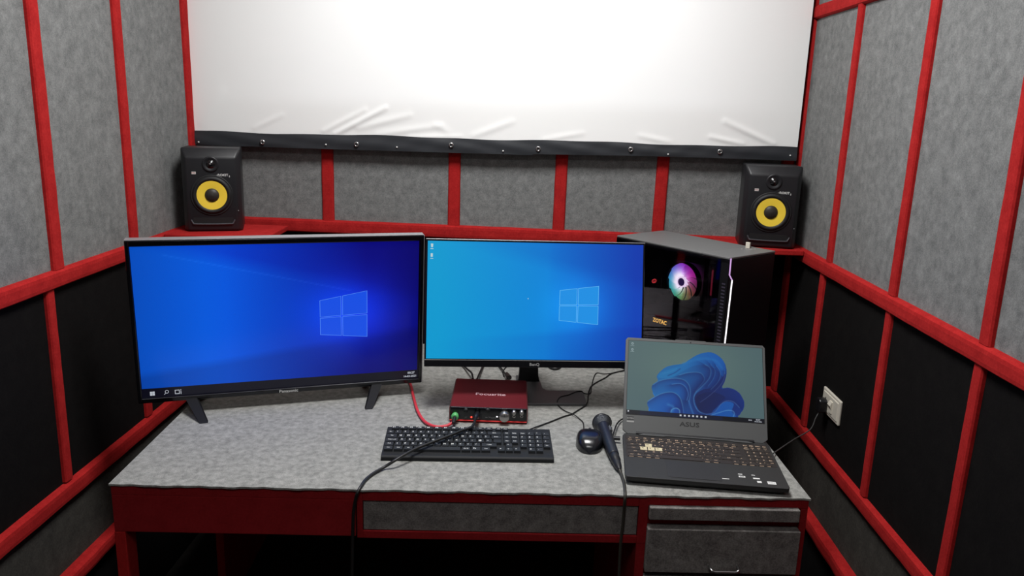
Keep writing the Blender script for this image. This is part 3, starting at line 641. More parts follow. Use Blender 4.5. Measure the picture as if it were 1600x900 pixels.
# ================================================================== computer tower
def tower():
    ang = math.atan2(0.643, 0.766); t = empty('computer_tower', (0.578, 2.220, ZD), ang)
    tag(t, 'black computer tower with glass side and glowing fan behind the laptop', 'computer')
    w, d, h = 0.228, 0.445, 1.196 - ZD
    b = MB()
    b.box(0.003, w, 0.0, 0.022, 0.002, h - 0.006, 0.003)                 # front panel
    b.box(w - 0.004, w, 0.02, d, 0.002, h - 0.006, 0.001)                # far side
    b.box(0.003, w, d - 0.004, d, 0.002, h - 0.006)                      # rear
    b.box(0.003, w, 0.01, d, 0.002, 0.020)                               # floor
    b.box(0.0, 0.006, 0.0, 0.028, 0.002, h - 0.006, 0.001).box(0.0, 0.006, d - 0.02, d, 0.002, h - 0.006, 0.001).box(0.0, 0.006, 0.0, d, 0.002, 0.03, 0.001).box(0.0, 0.006, 0.0, d, h - 0.018, h - 0.006, 0.001)
    for x in (0.02, w - 0.03):
        for y in (0.03, d - 0.04): b.box(x, x + 0.02, y, y + 0.025, 0, 0.013, 0.003)
    b.build('case', case_black, t)
    tp = MB().box(0, w, 0, 0.098, h - 0.006, h, 0.0015).box(0, w, 0.099, d, h - 0.006, h - 0.0006, 0.0015).build('top_panel', case_top, t)
    io = MB()
    for x, y in ((0.197, 0.052), (0.172, 0.066), (0.160, 0.073)): io.lathe([(0.0001, 0.0006), (0.003, 0.0006), (0.0032, 0)], TR(x, y, h), 0, 10)
    io.box(0.176, 0.192, 0.052, 0.062, h - 0.001, h + 0.0005).build('top_ports', print_grey, tp)
    # led strip on the front panel
    zt = 0.447; L_ = [(0.0035, -0.0012, h - 0.002), (0.0036, -0.0012, 0.395), (0.0185, -0.0012, 0.378), (0.0165, -0.0012, 0.30), (0.0135, -0.0012, 0.19), (0.011, -0.0012, 0.02)]
    def strip(mb, P, ww, mi):
        for a, c in zip(P[:-1], P[1:]):
            mb.add([(a[0], a[1], a[2]), (a[0] + ww, a[1], a[2]), (c[0] + ww, c[1], c[2]), (c[0], c[1], c[2]), (a[0], 0.001, a[2]), (a[0] + ww, 0.001, a[2]), (c[0] + ww, 0.001, c[2]), (c[0], 0.001, c[2])],
                   [(0, 3, 2, 1), (0, 1, 5, 4), (1, 2, 6, 5), (2, 3, 7, 6), (3, 0, 4, 7)], mi)
    s = MB(); strip(s, L_[:3], 0.005, 1); strip(s, L_[2:], 0.005, 0); s.build('light_strip', [led_white, led_violet], t)
    # intake slots on the glass side near the front
    v = MB()
    for i in range(34): v.box(-0.0006, 0.001, 0.006, 0.018, 0.035 + i * 0.010, 0.039 + i * 0.010)
    v.build('intake_slots', inner_grey, t)
    # glass side
    g = bpy.data.materials.new('tinted_glass'); g.use_nodes = True; N = g.node_tree.nodes; Lk = g.node_tree.links; N.remove(N['Principled BSDF'])
    tr = N.new('ShaderNodeBsdfTransparent'); tr.inputs[0].default_value = (0.74, 0.70, 0.78, 1); gl = N.new('ShaderNodeBsdfGlossy'); gl.inputs['Roughness'].default_value = 0.03
    fr_ = N.new('ShaderNodeFresnel'); fr_.inputs[0].default_value = 1.45; mx_ = N.new('ShaderNodeMixShader')
    Lk.new(fr_.outputs[0], mx_.inputs[0]); Lk.new(tr.outputs[0], mx_.inputs[1]); Lk.new(gl.outputs[0], mx_.inputs[2]); Lk.new(mx_.outputs[0], N['Material Output'].inputs[0])
    MB().box(-0.003, 0.0, 0.028, d - 0.002, 0.014, h - 0.008, 0.0008).build('glass_panel', g, t)
    # inside
    mbd = MB().box(w - 0.02, w - 0.012, 0.08, d - 0.01, 0.09, h - 0.03).box(0.02, w - 0.01, 0.02, d - 0.01, 0.03, 0.095, 0.002).build('motherboard', inner_dark, t)
    off = 0.06
    cy, cz = 0.206, 1.079 - ZD; F = TR(off, cy, cz, ry=R(-90))      # local z towards the glass (-x)
    fan = bpy.data.materials.new('rainbow_fan'); fan.use_nodes = True; N = fan.node_tree.nodes; Lk = fan.node_tree.links; bs = N['Principled BSDF']; bs.inputs['Base Color'].default_value = (0.02, 0.02, 0.02, 1)
    vc = N.new('ShaderNodeVertexColor'); vc.layer_name = 'picture'; Lk.new(vc.outputs[0], bs.inputs['Emission Color']); bs.inputs['Emission Strength'].default_value = 1.9
    rr = 0.0585; nb = 11; mb = MB(); cols = []
    import colorsys
    def fcol(x, y):   # light from the ring of diodes in the hub; x towards the tower's front
        r = math.hypot(x, y) / rr; a = math.atan2(y, x)
        deg = math.degrees(a) % 360     # 0: towards rear of case (left in the photo), 90: up
        stops = [(0, (30, 190, 235)), (45, (110, 110, 255)), (90, (170, 40, 225)), (135, (225, 40, 190)), (180, (150, 50, 110)), (225, (150, 90, 60)), (270, (110, 165, 70)), (315, (20, 200, 160)), (360, (30, 190, 235))]
        for (d0, c0), (d1, c1) in zip(stops[:-1], stops[1:]):
            if d0 <= deg <= d1: f = (deg - d0) / (d1 - d0); c = [c0[i] * (1 - f) + c1[i] * f for i in range(3)]; break
        wgt = math.exp(-((x - 0.015) ** 2 + (y * 0.85) ** 2) / 0.029 ** 2) * 1.5
        wgt = min(1, wgt); c = [c[i] * (1 - wgt) + 255 * wgt for i in range(3)]
        k = 1.0 - 0.45 * max(0, r - 0.45) - 0.15 * (math.cos(a) < 0) ; return [v_ * k for v_ in c]
    nr, na = 14, 20
    for bl in range(nb):
        vs = []
        for i in range(nr + 1):
            r = 0.0165 + (rr - 0.0165) * i / nr
            for j in range(na // 4 + 1):
                a = 2 * PI * (bl + 1.02 * j / (na // 4)) / nb + 0.6 * i / nr
                z = 0.003 - 0.006 * j / (na // 4); x, y = r * math.cos(a), r * math.sin(a); vs.append((x, y, z)); cols.append(fcol(x, y))
        k = na // 4 + 1; fs = [(i * k + j, i * k + j + 1, (i + 1) * k + j + 1, (i + 1) * k + j) for i in range(nr) for j in range(k - 1)]
        # fan x maps to case depth: flip so that +x is towards the rear
        mb.add(vs, fs, 0, None, True)
    Mx = Matrix.Translation((off, cy, cz)) @ Matrix(((0, 0, -1, 0), (1, 0, 0, 0), (0, 1, 0, 0), (0, 0, 0, 1)))
    mb.v = [tuple(Mx @ Vector(p)) for p in mb.v]
    fo = mb.build('cooler_fan', fan, t); at = fo.data.color_attributes.new('picture', 'FLOAT_COLOR', 'POINT')
    buf = np.ones((len(cols), 4), np.float32); buf[:, :3] = [lin([min(255, max(0, q)) for q in c]) for c in cols]; at.data.foreach_set('color', buf.ravel())
    MB().lathe([(0.0001, 0.010), (0.0125, 0.010), (0.0125, -0.008)], Mx, 0, 28).build('hub_cap', mat('hub_violet', (96, 70, 130), 0.4, emit=(70, 50, 110), es=0.6), fo)
    MB().lathe([(0.0125, 0.0095), (0.017, 0.0095), (0.017, -0.008)], Mx, 0, 28).build('hub_ring', glow('hub_ring_white', (255, 240, 255), 1.6), fo)
    MB().lathe([(rr + 0.001, 0.008), (rr + 0.003, 0.008), (rr + 0.003, -0.014)], Mx, 0, 40).build('fan_shroud', inner_dark, fo)
    hs = MB()
    for i in range(10): hs.box(off + 0.022 + i * 0.009, off + 0.0235 + i * 0.009, cy - 0.06, cy + 0.06, cz - 0.055, cz + 0.06)
    hs.build('heat_sink', inner_grey, t)
    rm = MB()
    for i, y in enumerate((0.117, 0.128, 0.142)): rm.box(0.09, w - 0.02, y, y + 0.005, cz - 0.05, cz + 0.06, 0.001, 0)
    rm.box(0.088, 0.09, 0.117, 0.122, cz - 0.03, cz + 0.05, 0, 1)
    rm.build('memory_stick', [inner_grey, glow('memory_glow', (150, 40, 60), 0.5)], t)
    gp = MB().box(0.03, w - 0.02, 0.10, 0.40, 0.165, 0.205, 0.004); gq = gp.build('graphics_card', inner_dark, t)
    S = lambda y, z, x: Matrix.Translation((x, y, z)) @ Matrix(((0, 0, -1, 0), (-1, 0, 0, 0), (0, 1, 0, 0), (0, 0, 0, 1)))
    MB().text('ZOTAC', 0.0185, S(0.262, 0.190, 0.0288), 0, sx=0.9).build('graphics_card_lettering', glow('amber_letters', (255, 205, 90), 2.4), gq)
    lg = MB().lathe([(0.006, 0), (0.0095, 0)], S(0.322, cz - 0.02, 0.0570) @ TR(rz=0.5) @ Matrix.Diagonal((1.1, 0.7, 1, 1)), 0, 20).text('S', 0.016, S(0.322, cz - 0.02, 0.0568), 0); lg.build('red_emblem', glow('emblem_red', (230, 70, 70), 1.3), t)
    rd = MB().box(0.058, 0.08, 0.283, 0.345, cz - 0.06, cz + 0.05, 0.004); rd.build('rear_cooler', inner_dark, t)
    MB().tube([(0.057, 0.291, cz - 0.033), (0.057, 0.291, cz - 0.003)], 0.0005, 0, 6).build('white_mark', print_grey, t)
    cb = MB(); rn = random.Random(8)
    for i in range(8):
        y = 0.13 + i * 0.012; cb.tube(spline([(0.05, y, 0.10), (0.04 + rn.uniform(0, 0.02), y + rn.uniform(-0.03, 0.03), 0.14), (0.05, y + rn.uniform(-0.03, 0.03), 0.18), (0.10, y, 0.21)], 6), 0.0022, 0, 6)
    cb.build('inner_cables', inner_grey, t)
tower()
def dongle():
    p = onz(1169, 388, 1.196); t = empty('usb_receiver', (p.x, p.y, 1.1962), R(48))
    tag(t, 'tiny white and black usb receiver plugged in the top of the computer tower', 'usb receiver')
    MB().box(-0.006, 0.0, -0.007, 0.007, 0.0, 0.019, 0.0012).build('receiver_face', socket_white, t)
    MB().box(0.0, 0.005, -0.007, 0.007, 0.0, 0.019, 0.0012).build('receiver_back', plastic, t)
dongle()

# ================================================================== audio interface
def interface():
    x0, x1, y0, y1 = -0.2005, 0.0145, 2.008, 2.235; z0, z1 = 0.0045, 0.0455
    cx = (x0 + x1) / 2; t = empty('audio_interface', (cx, (y0 + y1) / 2, ZD), R(1)); hw = (x1 - x0) / 2; hd = (y1 - y0) / 2
    tag(t, 'dark red metal audio interface box behind the keyboard', 'audio interface')
    bev = [(-hw, z0 + 0.002), (-hw + 0.002, z0), (hw - 0.002, z0), (hw, z0 + 0.002), (hw, z1 - 0.004), (hw - 0.004, z1), (-hw + 0.004, z1), (-hw, z1 - 0.004)]
    MB().prism(bev, -hd + 0.004, hd, bev=0.0006).build('case', red_metal, t)
    MB().box(-hw + 0.002, hw - 0.002, -hd, -hd + 0.006, z0 + 0.003, z1 - 0.001, 0.002).build('front_panel', gloss_black, t)
    MB().box(-hw + 0.002, hw - 0.002, -hd - 0.001, -hd + 0.005, z0 + 0.0005, z0 + 0.0032, 0.0008).build('red_edge', red_line, t)
    for sx_ in (-1, 1):
        for sy_ in (-1, 1): MB().lathe([(0.0001, 0), (0.008, 0), (0.007, z0)], TR(sx_ * (hw - 0.02), sy_ * (hd - 0.02), 0), 0, 14).build('foot', rubber, t)
    MB().text('Focusrite', 0.026, TR(0.002, -0.012, z1 + 0.0003), 0, sx=0.88).build('brand_mark', mat('pink_print', (214, 176, 182), 0.5), t)
    F = lambda x, z: TR(x, -hd, z, rx=R(90)); M = lambda px, py: ((ony(px, py, y0).x - cx), ony(px, py, y0).z - ZD)
    x, z = M(787, 650); MB().lathe([(0.0001, 0.016), (0.0125, 0.016), (0.0135, 0.0145), (0.0145, 0.0)], F(x, z + 0.001), 0, 36).tube([(x, -hd - 0.0164, z + 0.003), (x, -hd - 0.0164, z + 0.012)], 0.0007, 1, 6).build('volume_knob', [knob_metal, plastic], t)
    for px in (802, 814): 
        x, z = M(px, 644); MB().lathe([(0.0001, 0.011), (0.0052, 0.011), (0.006, 0.0)], F(x, z), 0, 24).build('small_knob', knob_metal, t)
        x, z = M(px, 651); MB().lathe([(0.0022, 0.0004), (0.0022, 0.0012), (0.0042, 0.0012), (0.0045, 0.0)], F(x, z), 0, 20).build('headphone_jack', knob_metal, t)
    for px in (727, 761):
        x, z = M(px, 641); MB().lathe([(0.0001, 0.009), (0.0055, 0.009), (0.0062, 0.0)], F(x, z + 0.002), 0, 24).build('gain_knob', rubber, t)
    for px in (745, 711.5):
        x, z = M(px, 650); MB().lathe([(0.004, 0.0004), (0.0105, 0.0012), (0.0118, 0.0)], F(x, z), 0, 28).build('input_socket', plastic, t)
    x, z = M(735.5, 651.5); MB().lathe([(0.0001, 0.0016), (0.0018, 0.0012), (0.0022, 0.0)], F(x, z), 0, 12).build('phantom_light', led_red, t)
    MB().lathe([(0.0022, 0.0006), (0.0036, 0.0004)], F(x, z), 0, 16).build('light_ring', glow('led_dim', (180, 20, 20), 0.8), t)
    x, z = M(775.5, 651); sw = MB().box(x - 0.0022, x + 0.0022, -hd - 0.002, -hd, z - 0.0015, z + 0.0015, 0.0004); sw.build('monitor_switch', led_white, t)
    for px, py, s, tx in ((770, 653, 0.0028, 'MONITOR'), (727, 651.5, 0.003, 'INST'), (759, 652, 0.003, 'LINE'), (764, 652, 0.003, 'PAD'), (787, 639, 0.0028, 'MONITOR')):
        x, z = M(px, py); pr = MB(); pr.text(tx, s, TR(x, -hd - 0.0004, z, rx=R(90)), 0); pr.build('panel_lettering', print_grey, t)
    return t
interface()

# ================================================================== keyboard
def keyset(prefix, rows, ux, uy, ox, oy, T, mats, parent, capn=100, hh=0.006, gap=0.0016, leg=0.0052, slope=0.85, wasd_m=None):
    keys = []
    for ry_, (row, yoff, hgt) in enumerate(rows):
        for lab, x, wd_ in row:
            keys.append((lab, ox + x * ux, oy + yoff * uy, wd_ * ux - gap, hgt * uy - gap))
    keys.sort(key=lambda k: -k[2] * 0); keys = sorted(keys, key=lambda k: k[2])
    stuff = MB(); n = 0
    for lab, x, y, kw, kh in keys:
        b = MB() if n < capn else stuff
        i = 0.0015 if slope else 0.0
        vs = [(x, y, 0), (x + kw, y, 0), (x + kw, y + kh, 0), (x, y + kh, 0), (x + i, y + i, hh), (x + kw - i, y + i, hh), (x + kw - i, y + kh - i * 0.6, hh), (x + i, y + kh - i * 0.6, hh)]
        special = wasd_m and lab in 'WASD' and len(lab) == 1
        b.add(vs, [(4, 5, 6, 7), (0, 1, 5, 4), (1, 2, 6, 5), (2, 3, 7, 6), (3, 0, 4, 7)], 0, T)
        if lab.strip():
            s = leg if len(lab) <= 2 else leg * 0.62
            ty = y + kh * (0.60 if len(lab) <= 2 else 0.55)
            b.text(lab, s, T @ TR(x + kw * (0.36 if len(lab) <= 2 and kw < 0.03 else 0.5), ty, hh + 0.0002), 1)
        if wasd_m and kw < 0.03: b.box(x + kw * 0.15, x + kw * 0.75, y - gap * 0.55, y - gap * 0.15, 0, 0.0003, 0, 1, T)
        n += 1
        if b is not stuff:
            ms = [wasd_m, deck_dark] if special else mats
            o = b.build('key', ms, parent)
            if special: o['label'] = 'clear white key marked ' + lab
    if stuff.v:
        o = stuff.build('key', mats, parent); o['kind'] = 'stuff'
def R_(labs, x0=0, w=1, ws=None):
    out = []; x = x0
    for i, l in enumerate(labs):
        ww = (ws or {}).get(i, w); out.append((l, x, ww)); x += ww
    return out
def keyboard():
    a = math.atan2(0.026, 0.422); t = empty('computer_keyboard', (-0.338, 1.752, ZD), a)
    tag(t, 'full-size black wired keyboard on the desk in front of the red box', 'keyboard')
    w, d = 0.4225, 0.150; T = TR(0, 0, 0, rx=R(5.5))
    b = MB(); rb = bmesh.new()
    prof = [(0.0, 0.0), (d, 0.0), (d, 0.024), (d - 0.006, 0.0265), (0.018, 0.0135), (0.004, 0.0125), (0.0, 0.009)]
    b.prism(prof, 0, w, axis='x', bev=0.0015); b.build('keyboard_body', mat('keyboard_plastic', (30, 31, 33), 0.6, spec=0.25), t)
    S = TR(0, 0.0185, 0.0125, rx=math.atan2(0.013, d - 0.024))
    u, uy = 0.0196, 0.0195
    r5 = R_(['Ctrl', 'Win', 'Alt', ' ', 'Alt Gr', 'Fn', 'Ctrl'], 0, 1.25, {3: 6.0}) + R_(['<', 'v', '>'], 14.35) + R_(['0', '.'], 18.2)
    r4 = R_(['Shift', '|'] + list('ZXCVBNM') + ['<', '>', '?', '^ Shift'], 0, 1, {0: 1.25, 12: 2.1}) + [('^', 15.35, 1)] + R_(['1', '2', '3', 'Ent'], 17.2)
    r3 = R_(['Caps Lock'] + list('ASDFGHJKL') + [':', "@", '~', ' '], 0, 1, {0: 1.75, 13: 1.2}) + R_(['Del', 'End'], 15.1) + R_(['4', '5', '6', '+'], 17.2)
    r2 = R_(['Tab'] + list('QWERTYUIOP') + ['{', '}', 'Enter'], 0, 1, {0: 1.5, 13: 1.45}) + R_(['Ins', 'Home'], 15.1) + R_(['7', '8', '9', '*'], 17.2)
    r1 = R_(['Esc'] + list('1234567890') + ['-', '=', 'Back'], 0, 1, {13: 1.95}) + R_(['PrS', 'PgUp'], 15.1) + R_(['Num', '/', '*', '-'], 17.2)
    r0 = R_(['F%d' % i for i in range(1, 13)], 0.4, 1.12) + R_(['Vol', 'Pwr'], 14.1, 0.9)
    keyset('k', [(r5, 0, 1), (r4, 1, 1), (r3, 2, 1), (r2, 3, 1), (r1, 4, 1), (r0, 5.25, 0.8)], u, uy, 0.0035, 0.004, S, [key_black, print_white], t, 100, 0.0075, leg=0.0078)
    MB().text('PRO DOT', 0.0055, S @ TR(0.378, 0.1165, 0.0006), 0).build('brand_mark', print_white, t)
    # its cord
    P = [(822, 674, 0.775), (833, 669, 0.756), (860, 659, 0.753), (880, 651, 0.753), (893, 647, 0.753), (903, 641, 0.753), (914, 634, 0.7535), (918, 628, 0.7595), (919, 618, 0.757), (922, 606, 0.753), (931, 598, 0.753), (946, 590, 0.753), (957, 583, 0.753), (985, 577, 0.753)]
    inv = (Matrix.Translation((-0.338, 1.752, ZD)) @ Matrix.Rotation(a, 4, 'Z')).inverted()
    MB().tube(spline([inv @ onz(*p) for p in P], 8), 0.0019, 0, 8).build('cord', rubber, t)
keyboard()

# ================================================================== mouse
def mouse():
    c = Vector((0.178, 1.893, ZD)); t = empty('computer_mouse', c, R(-4)); tag(t, 'black wired mouse lying beside the microphone', 'mouse')
    n, k = 28, 18; vs = []; Ln, Wd, H = 0.118, 0.070, 0.037
    def hgt(s, a):  # s -1 back .. 1 front
        return H * (1 - 0.25 * (s - 0.0) ** 2 - 0.30 * max(0, s) ** 2 - 0.18 * max(0, -s) ** 3)
    for i in range(n + 1):
        s = -1 + 2 * i / n; wdt = Wd / 2 * (1 - abs(s) ** 3.2 * (0.62 if s > 0 else 1.0)) ** 0.5 * (0.93 + 0.07 * math.cos(s * PI)) if abs(s) < 1 else 0.0 if s < 0 else Wd / 2 * 0.55
        zt = hgt(s, 0) * ((1 - abs(s) ** 6) ** 0.5 if s < 0 else (1 - 0.35 * s ** 8))
        for j in range(k + 1):
            a = PI * j / k; ca, sa = math.cos(a), math.sin(a)
            x = wdt * math.copysign(abs(ca) ** 0.6, ca); z = zt * sa ** 0.55 if sa > 0 else 0
            vs.append((x, s * Ln / 2, max(z, 0.0) + 0.0008))
    fs = [(i * (k + 1) + j, i * (k + 1) + j + 1, (i + 1) * (k + 1) + j + 1, (i + 1) * (k + 1) + j) for i in range(n) for j in range(k)]
    fs.append(tuple(range(n * (k + 1), n * (k + 1) + k + 1)))
    MB().add(vs, fs, 0, None, True).build('mouse_shell', mat('mouse_plastic', (26, 27, 32), 0.22, spec=0.6), t)
    MB().lathe([(0.0001, 0.0035), (0.009, 0.0035), (0.010, 0.0025), (0.010, -0.0025), (0.009, -0.0035), (0.0001, -0.0035)], TR(0, 0.030, 0.0245, ry=R(90)), 0, 24).build('scroll_wheel', rubber, t)
    MB().tube([(0, 0.054, 0.006), (0, 0.008, 0.0355)], 0.0001, 0, 4).build('button_seam', rubber, t)
    inv = (Matrix.Translation(c) @ Matrix.Rotation(R(-4), 4, 'Z')).inverted()
    P = [(912, 674, 0.765), (912, 667, 0.758), (911, 660, 0.753), (905, 654, 0.753), (897, 648, 0.756), (885, 643, 0.753), (877, 638, 0.753), (871.5, 632, 0.7535), (871, 626, 0.7595), (876, 620, 0.7592), (888, 617, 0.7592), (899, 612.5, 0.7592), (908, 611, 0.7592), (913, 614.5, 0.757), (922, 615, 0.7535), (924, 606, 0.753), (927, 592, 0.753), (932, 583, 0.753), (944, 584, 0.753), (958, 582.5, 0.753), (985, 576, 0.753)]
    MB().tube([(inv @ Vector(p)) for p in spline([onz(*p) for p in P], 8)], 0.0015, 0, 8).build('cord', rubber, t)
mouse()

# ================================================================== microphone
def microphone():
    hp = onz(940.5, 660.5, 0.7765); q = onz(959, 711, 0.766); d = (q - hp).normalized(); Ln = (q - hp).length
    t = empty('microphone', (hp.x, hp.y, ZD)); tag(t, 'black handheld microphone lying between mouse and laptop', 'microphone')
    zax = d; xax = zax.cross(Vector((0, 0, 1))).normalized(); yax = zax.cross(xax)
    T = Matrix.Translation((0, 0, hp.z - ZD)) @ Matrix(((xax.x, yax.x, zax.x, 0), (xax.y, yax.y, zax.y, 0), (xax.z, yax.z, zax.z, 0), (0, 0, 0, 1)))
    mesh_m = bpy.data.materials.new('grille_mesh'); mesh_m.use_nodes = True; N = mesh_m.node_tree.nodes; Lk = mesh_m.node_tree.links; b = N['Principled BSDF']
    b.inputs['Base Color'].default_value = (*lin((66, 68, 70)), 1); b.inputs['Metallic'].default_value = 0.5; b.inputs['Roughness'].default_value = 0.4
    vo = N.new('ShaderNodeTexVoronoi'); vo.inputs['Scale'].default_value = 420; tcn = N.new('ShaderNodeTexCoord'); bp = N.new('ShaderNodeBump'); bp.inputs['Strength'].default_value = 0.9; bp.inputs['Distance'].default_value = 0.0012
    Lk.new(tcn.outputs['Object'], vo.inputs['Vector']); Lk.new(vo.outputs['Distance'], bp.inputs['Height']); Lk.new(bp.outputs[0], b.inputs['Normal'])
    prof = [(0.0255 * math.sin(a), -0.0235 * math.cos(a)) for a in [PI * i / 24 for i in range(13)]] + [(0.0255, 0.0035), (0.024, 0.009), (0.0205, 0.018), (0.017, 0.026)]
    MB().lathe([(max(0.0001, r), h) for r, h in prof], T, 0, 40).build('grille', mesh_m, t)
    MB().lathe([(0.0257, -0.0015), (0.0268, -0.0005), (0.0268, 0.0025), (0.0257, 0.0035)], T, 0, 40).build('grille_band', plastic, t)
    h = MB().lathe([(0.0172, 0.024), (0.0178, 0.027), (0.0178, 0.032), (0.0165, 0.040), (0.0160, 0.07), (0.0135, Ln), (0.0125, Ln + 0.003), (0.0001, Ln + 0.003)], T, 0, 36)
    for i in range(3): h.lathe([(0.0182 - i * 0.0006, 0.020 + 0.0045 * i), (0.0186 - i * 0.0006, 0.0215 + 0.0045 * i), (0.0182 - i * 0.0006, 0.023 + 0.0045 * i)], T, 0, 36)
    h.build('handle', mat('mic_body', (38, 40, 46), 0.36, 0.1, spec=0.4), t)
    # switch, on the side turned up and to the laptop
    S = T @ TR(0, 0, 0.058, rz=R(0)); up = T.to_3x3().inverted() @ Vector((0.75, 0.0, 0.66)); an = math.atan2(up.y, up.x)
    MB().box(0.0135, 0.0195, -0.0045, 0.0045, -0.012, 0.010, 0.0012, 0, T @ TR(0, 0, 0.058, rz=an)).box(0.0185, 0.0215, -0.0022, 0.0022, -0.006, 0.0, 0.0008, 0, T @ TR(0, 0, 0.058, rz=an)).build('switch', mat('switch_grey', (90, 92, 96), 0.4), t)
    # lead with its connector, plugged in the handle, over the desk edge
    e = q + d * 0.004; t2 = empty('microphone_cable', (e.x, e.y, ZD)); tag(t2, 'black cable plugged in the microphone and hanging over the right front of the desk', 'cable')
    f = onz(968, 734, 0.760); dd = (f - e).normalized(); LL = (f - e).length
    off = Vector((-e.x, -e.y, -ZD)); rr = [0.0118, 0.0122, 0.0122, 0.0108, 0.0098, 0.0085, 0.0062, 0.0045]
    MB().tube([e + dd * LL * s + off for s in (0.0, 0.04, 0.32, 0.36, 0.6, 0.8, 0.9, 1.0)], rr, 0, 24).build('connector', mat('connector_dark', (38, 38, 40), 0.4, 0.3), t2)
    fd = A0 + Vector((-math.sin(DA), math.cos(DA), 0)) * 0 ; nn = Vector((-math.sin(DA), math.cos(DA), 0))
    F = lambda px, py, o=0.008: on_plane(px, py, tuple(A0 - nn * o), tuple(nn))
    P = [f, onz(971, 742, 0.755), onz(975, 755, 0.754), onz(976.5, 768, 0.7545), F(976.5, 779, 0.012), F(975, 800, 0.0085), F(973, 822, 0.0075), F(970, 846, 0.0075), F(967, 900, 0.009), F(964, 980, 0.012)]
    P[4].z = max(P[4].z, 0.740)
    MB().tube([p + off for p in spline(P, 10)], 0.0037, 0, 12).build('lead', mat('cable_brownish', (46, 44, 38), 0.5), t2)
microphone()

# ================================================================== cables on the desk
nn = Vector((-math.sin(DA), math.cos(DA), 0))
F = lambda px, py, o=0.008: on_plane(px, py, tuple(A0 - nn * o), tuple(nn))
def cable(name, P, r, m, label, cat='cable', k=10):
    base = Vector(P[0]); base.z = ZD; t = empty(name, base); tag(t, label, cat)
    MB().tube([p - base for p in spline(P, k)], r, 0, 12).build('lead', m, t); return t, base
# red cable from behind the television to the interface's left input
pin = ony(711, 650, 2.000)
P = [onz(628, 575, 0.756), onz(641, 600, 0.756), onz(646, 620, 0.756), onz(653, 643, 0.756), onz(664, 659, 0.756), onz(680, 666.5, 0.756), onz(697, 665.5, 0.757), onz(707, 660.5, 0.762), Vector((pin.x - 0.0, 1.968, pin.z - 0.006))]
t, bs = cable('audio_cable', P, 0.0042, red_rubber, 'thick red audio cable curving from behind the television to the red box')
MB().tube([Vector((pin.x, y_, pin.z + dz_)) - bs for y_, dz_ in ((1.990, -0.001), (1.992, -0.001), (1.998, 0), (2.006, 0.0))], [0.006, 0.0096, 0.0102, 0.0088], 0, 24).build('green_plug', green, t)
MB().tube([Vector((pin.x, 1.992, pin.z - 0.001)) - bs, Vector((pin.x - 0.0005, 1.976, pin.z - 0.004)) - bs, Vector((pin.x - 0.001, 1.966, pin.z - 0.007)) - bs], [0.0050, 0.0055, 0.0046], 0, 14).build('plug_sleeve', rubber, t)
# black cable from the second input, across the keyboard and over the desk edge
pin = ony(745.5, 648, 2.000)
P = [Vector((pin.x - 0.001, 1.962, 0.786)), onz(738, 666, 0.788), onz(722, 672.5, 0.787), onz(700, 681.5, 0.785), onz(675, 691, 0.782), onz(650, 701, 0.779), onz(632, 710.5, 0.776), onz(617, 719.5, 0.770), onz(600, 730, 0.757), onz(583, 740, 0.7545), onz(571, 750, 0.7545), onz(564, 760, 0.7545), F(558.5, 770, 0.013), F(554.5, 785, 0.009), F(552, 805, 0.0075), F(551, 840, 0.008), F(550, 900, 0.012), F(549, 1000, 0.02)]
t, bs = cable('audio_cable', P, 0.0037, mat('cable_black', (26, 26, 26), 0.45), 'black cable running from the red box across the keyboard and over the desk edge')
MB().tube([Vector((pin.x, 2.006, pin.z)) - bs, Vector((pin.x, 1.985, pin.z + 0.001)) - bs, Vector((pin.x, 1.966, 0.7875)) - bs, Vector((pin.x - 0.002, 1.957, 0.784)) - bs], [0.0078, 0.0082, 0.0075, 0.005], 0, 20).build('plug', plastic, t)
# leads behind the interface
P = [onz(739, 592, 0.775), onz(737, 583, 0.772), onz(731, 577.5, 0.765), onz(722, 570, 0.757), onz(700, 555, 0.7545)]
t, bs = cable('usb_cable', P, 0.003, rubber, 'black cable leaving the back of the red box towards the television', k=8)
MB().tube([Vector((P[0].x, 2.233, 0.772)) - bs, Vector((P[0].x, 2.262, 0.774)) - bs, Vector((P[0].x - 0.002, 2.275, 0.773)) - bs], [0.007, 0.0075, 0.004], 0, 14).build('plug', mat('plug_grey', (50, 50, 52), 0.5), t)
cable('signal_cable', [onz(745, 593, 0.772), onz(749, 584, 0.768), onz(755, 571, 0.76), onz(764, 555, 0.7545)], 0.003, rubber, 'black cable rising behind the red box just right of the plug', k=8)
t, bs = cable('signal_cable', [onz(793, 591, 0.768), onz(789, 584, 0.763), onz(786, 579, 0.760), onz(780, 572, 0.757), onz(766, 558, 0.7545)], 0.0024, rubber, 'thin black cable with a round plug beside the monitor column', k=8)
q0 = onz(796, 590, 0.766); MB().tube([q0 - bs, onz(791.5, 584, 0.766) - bs], [0.0075, 0.006], 0, 14).build('plug', mat('plug_brown', (48, 40, 38), 0.5), t)
cable('signal_cable', [onz(787, 588, 0.7525), onz(786, 580, 0.7525), onz(792, 572, 0.7525), onz(802, 560, 0.7525)], 0.0018, rubber, 'thin black cable crossing behind the red box', k=8)
cable('signal_cable', [onz(853, 566, 0.7545), onz(857, 572, 0.7545), onz(862, 575.5, 0.7545), onz(868, 576.5, 0.7545), onz(874, 574.5, 0.7545), onz(879, 568, 0.7545)], 0.0034, rubber, 'black cable loop peeping below the monitor right of its column', k=8)

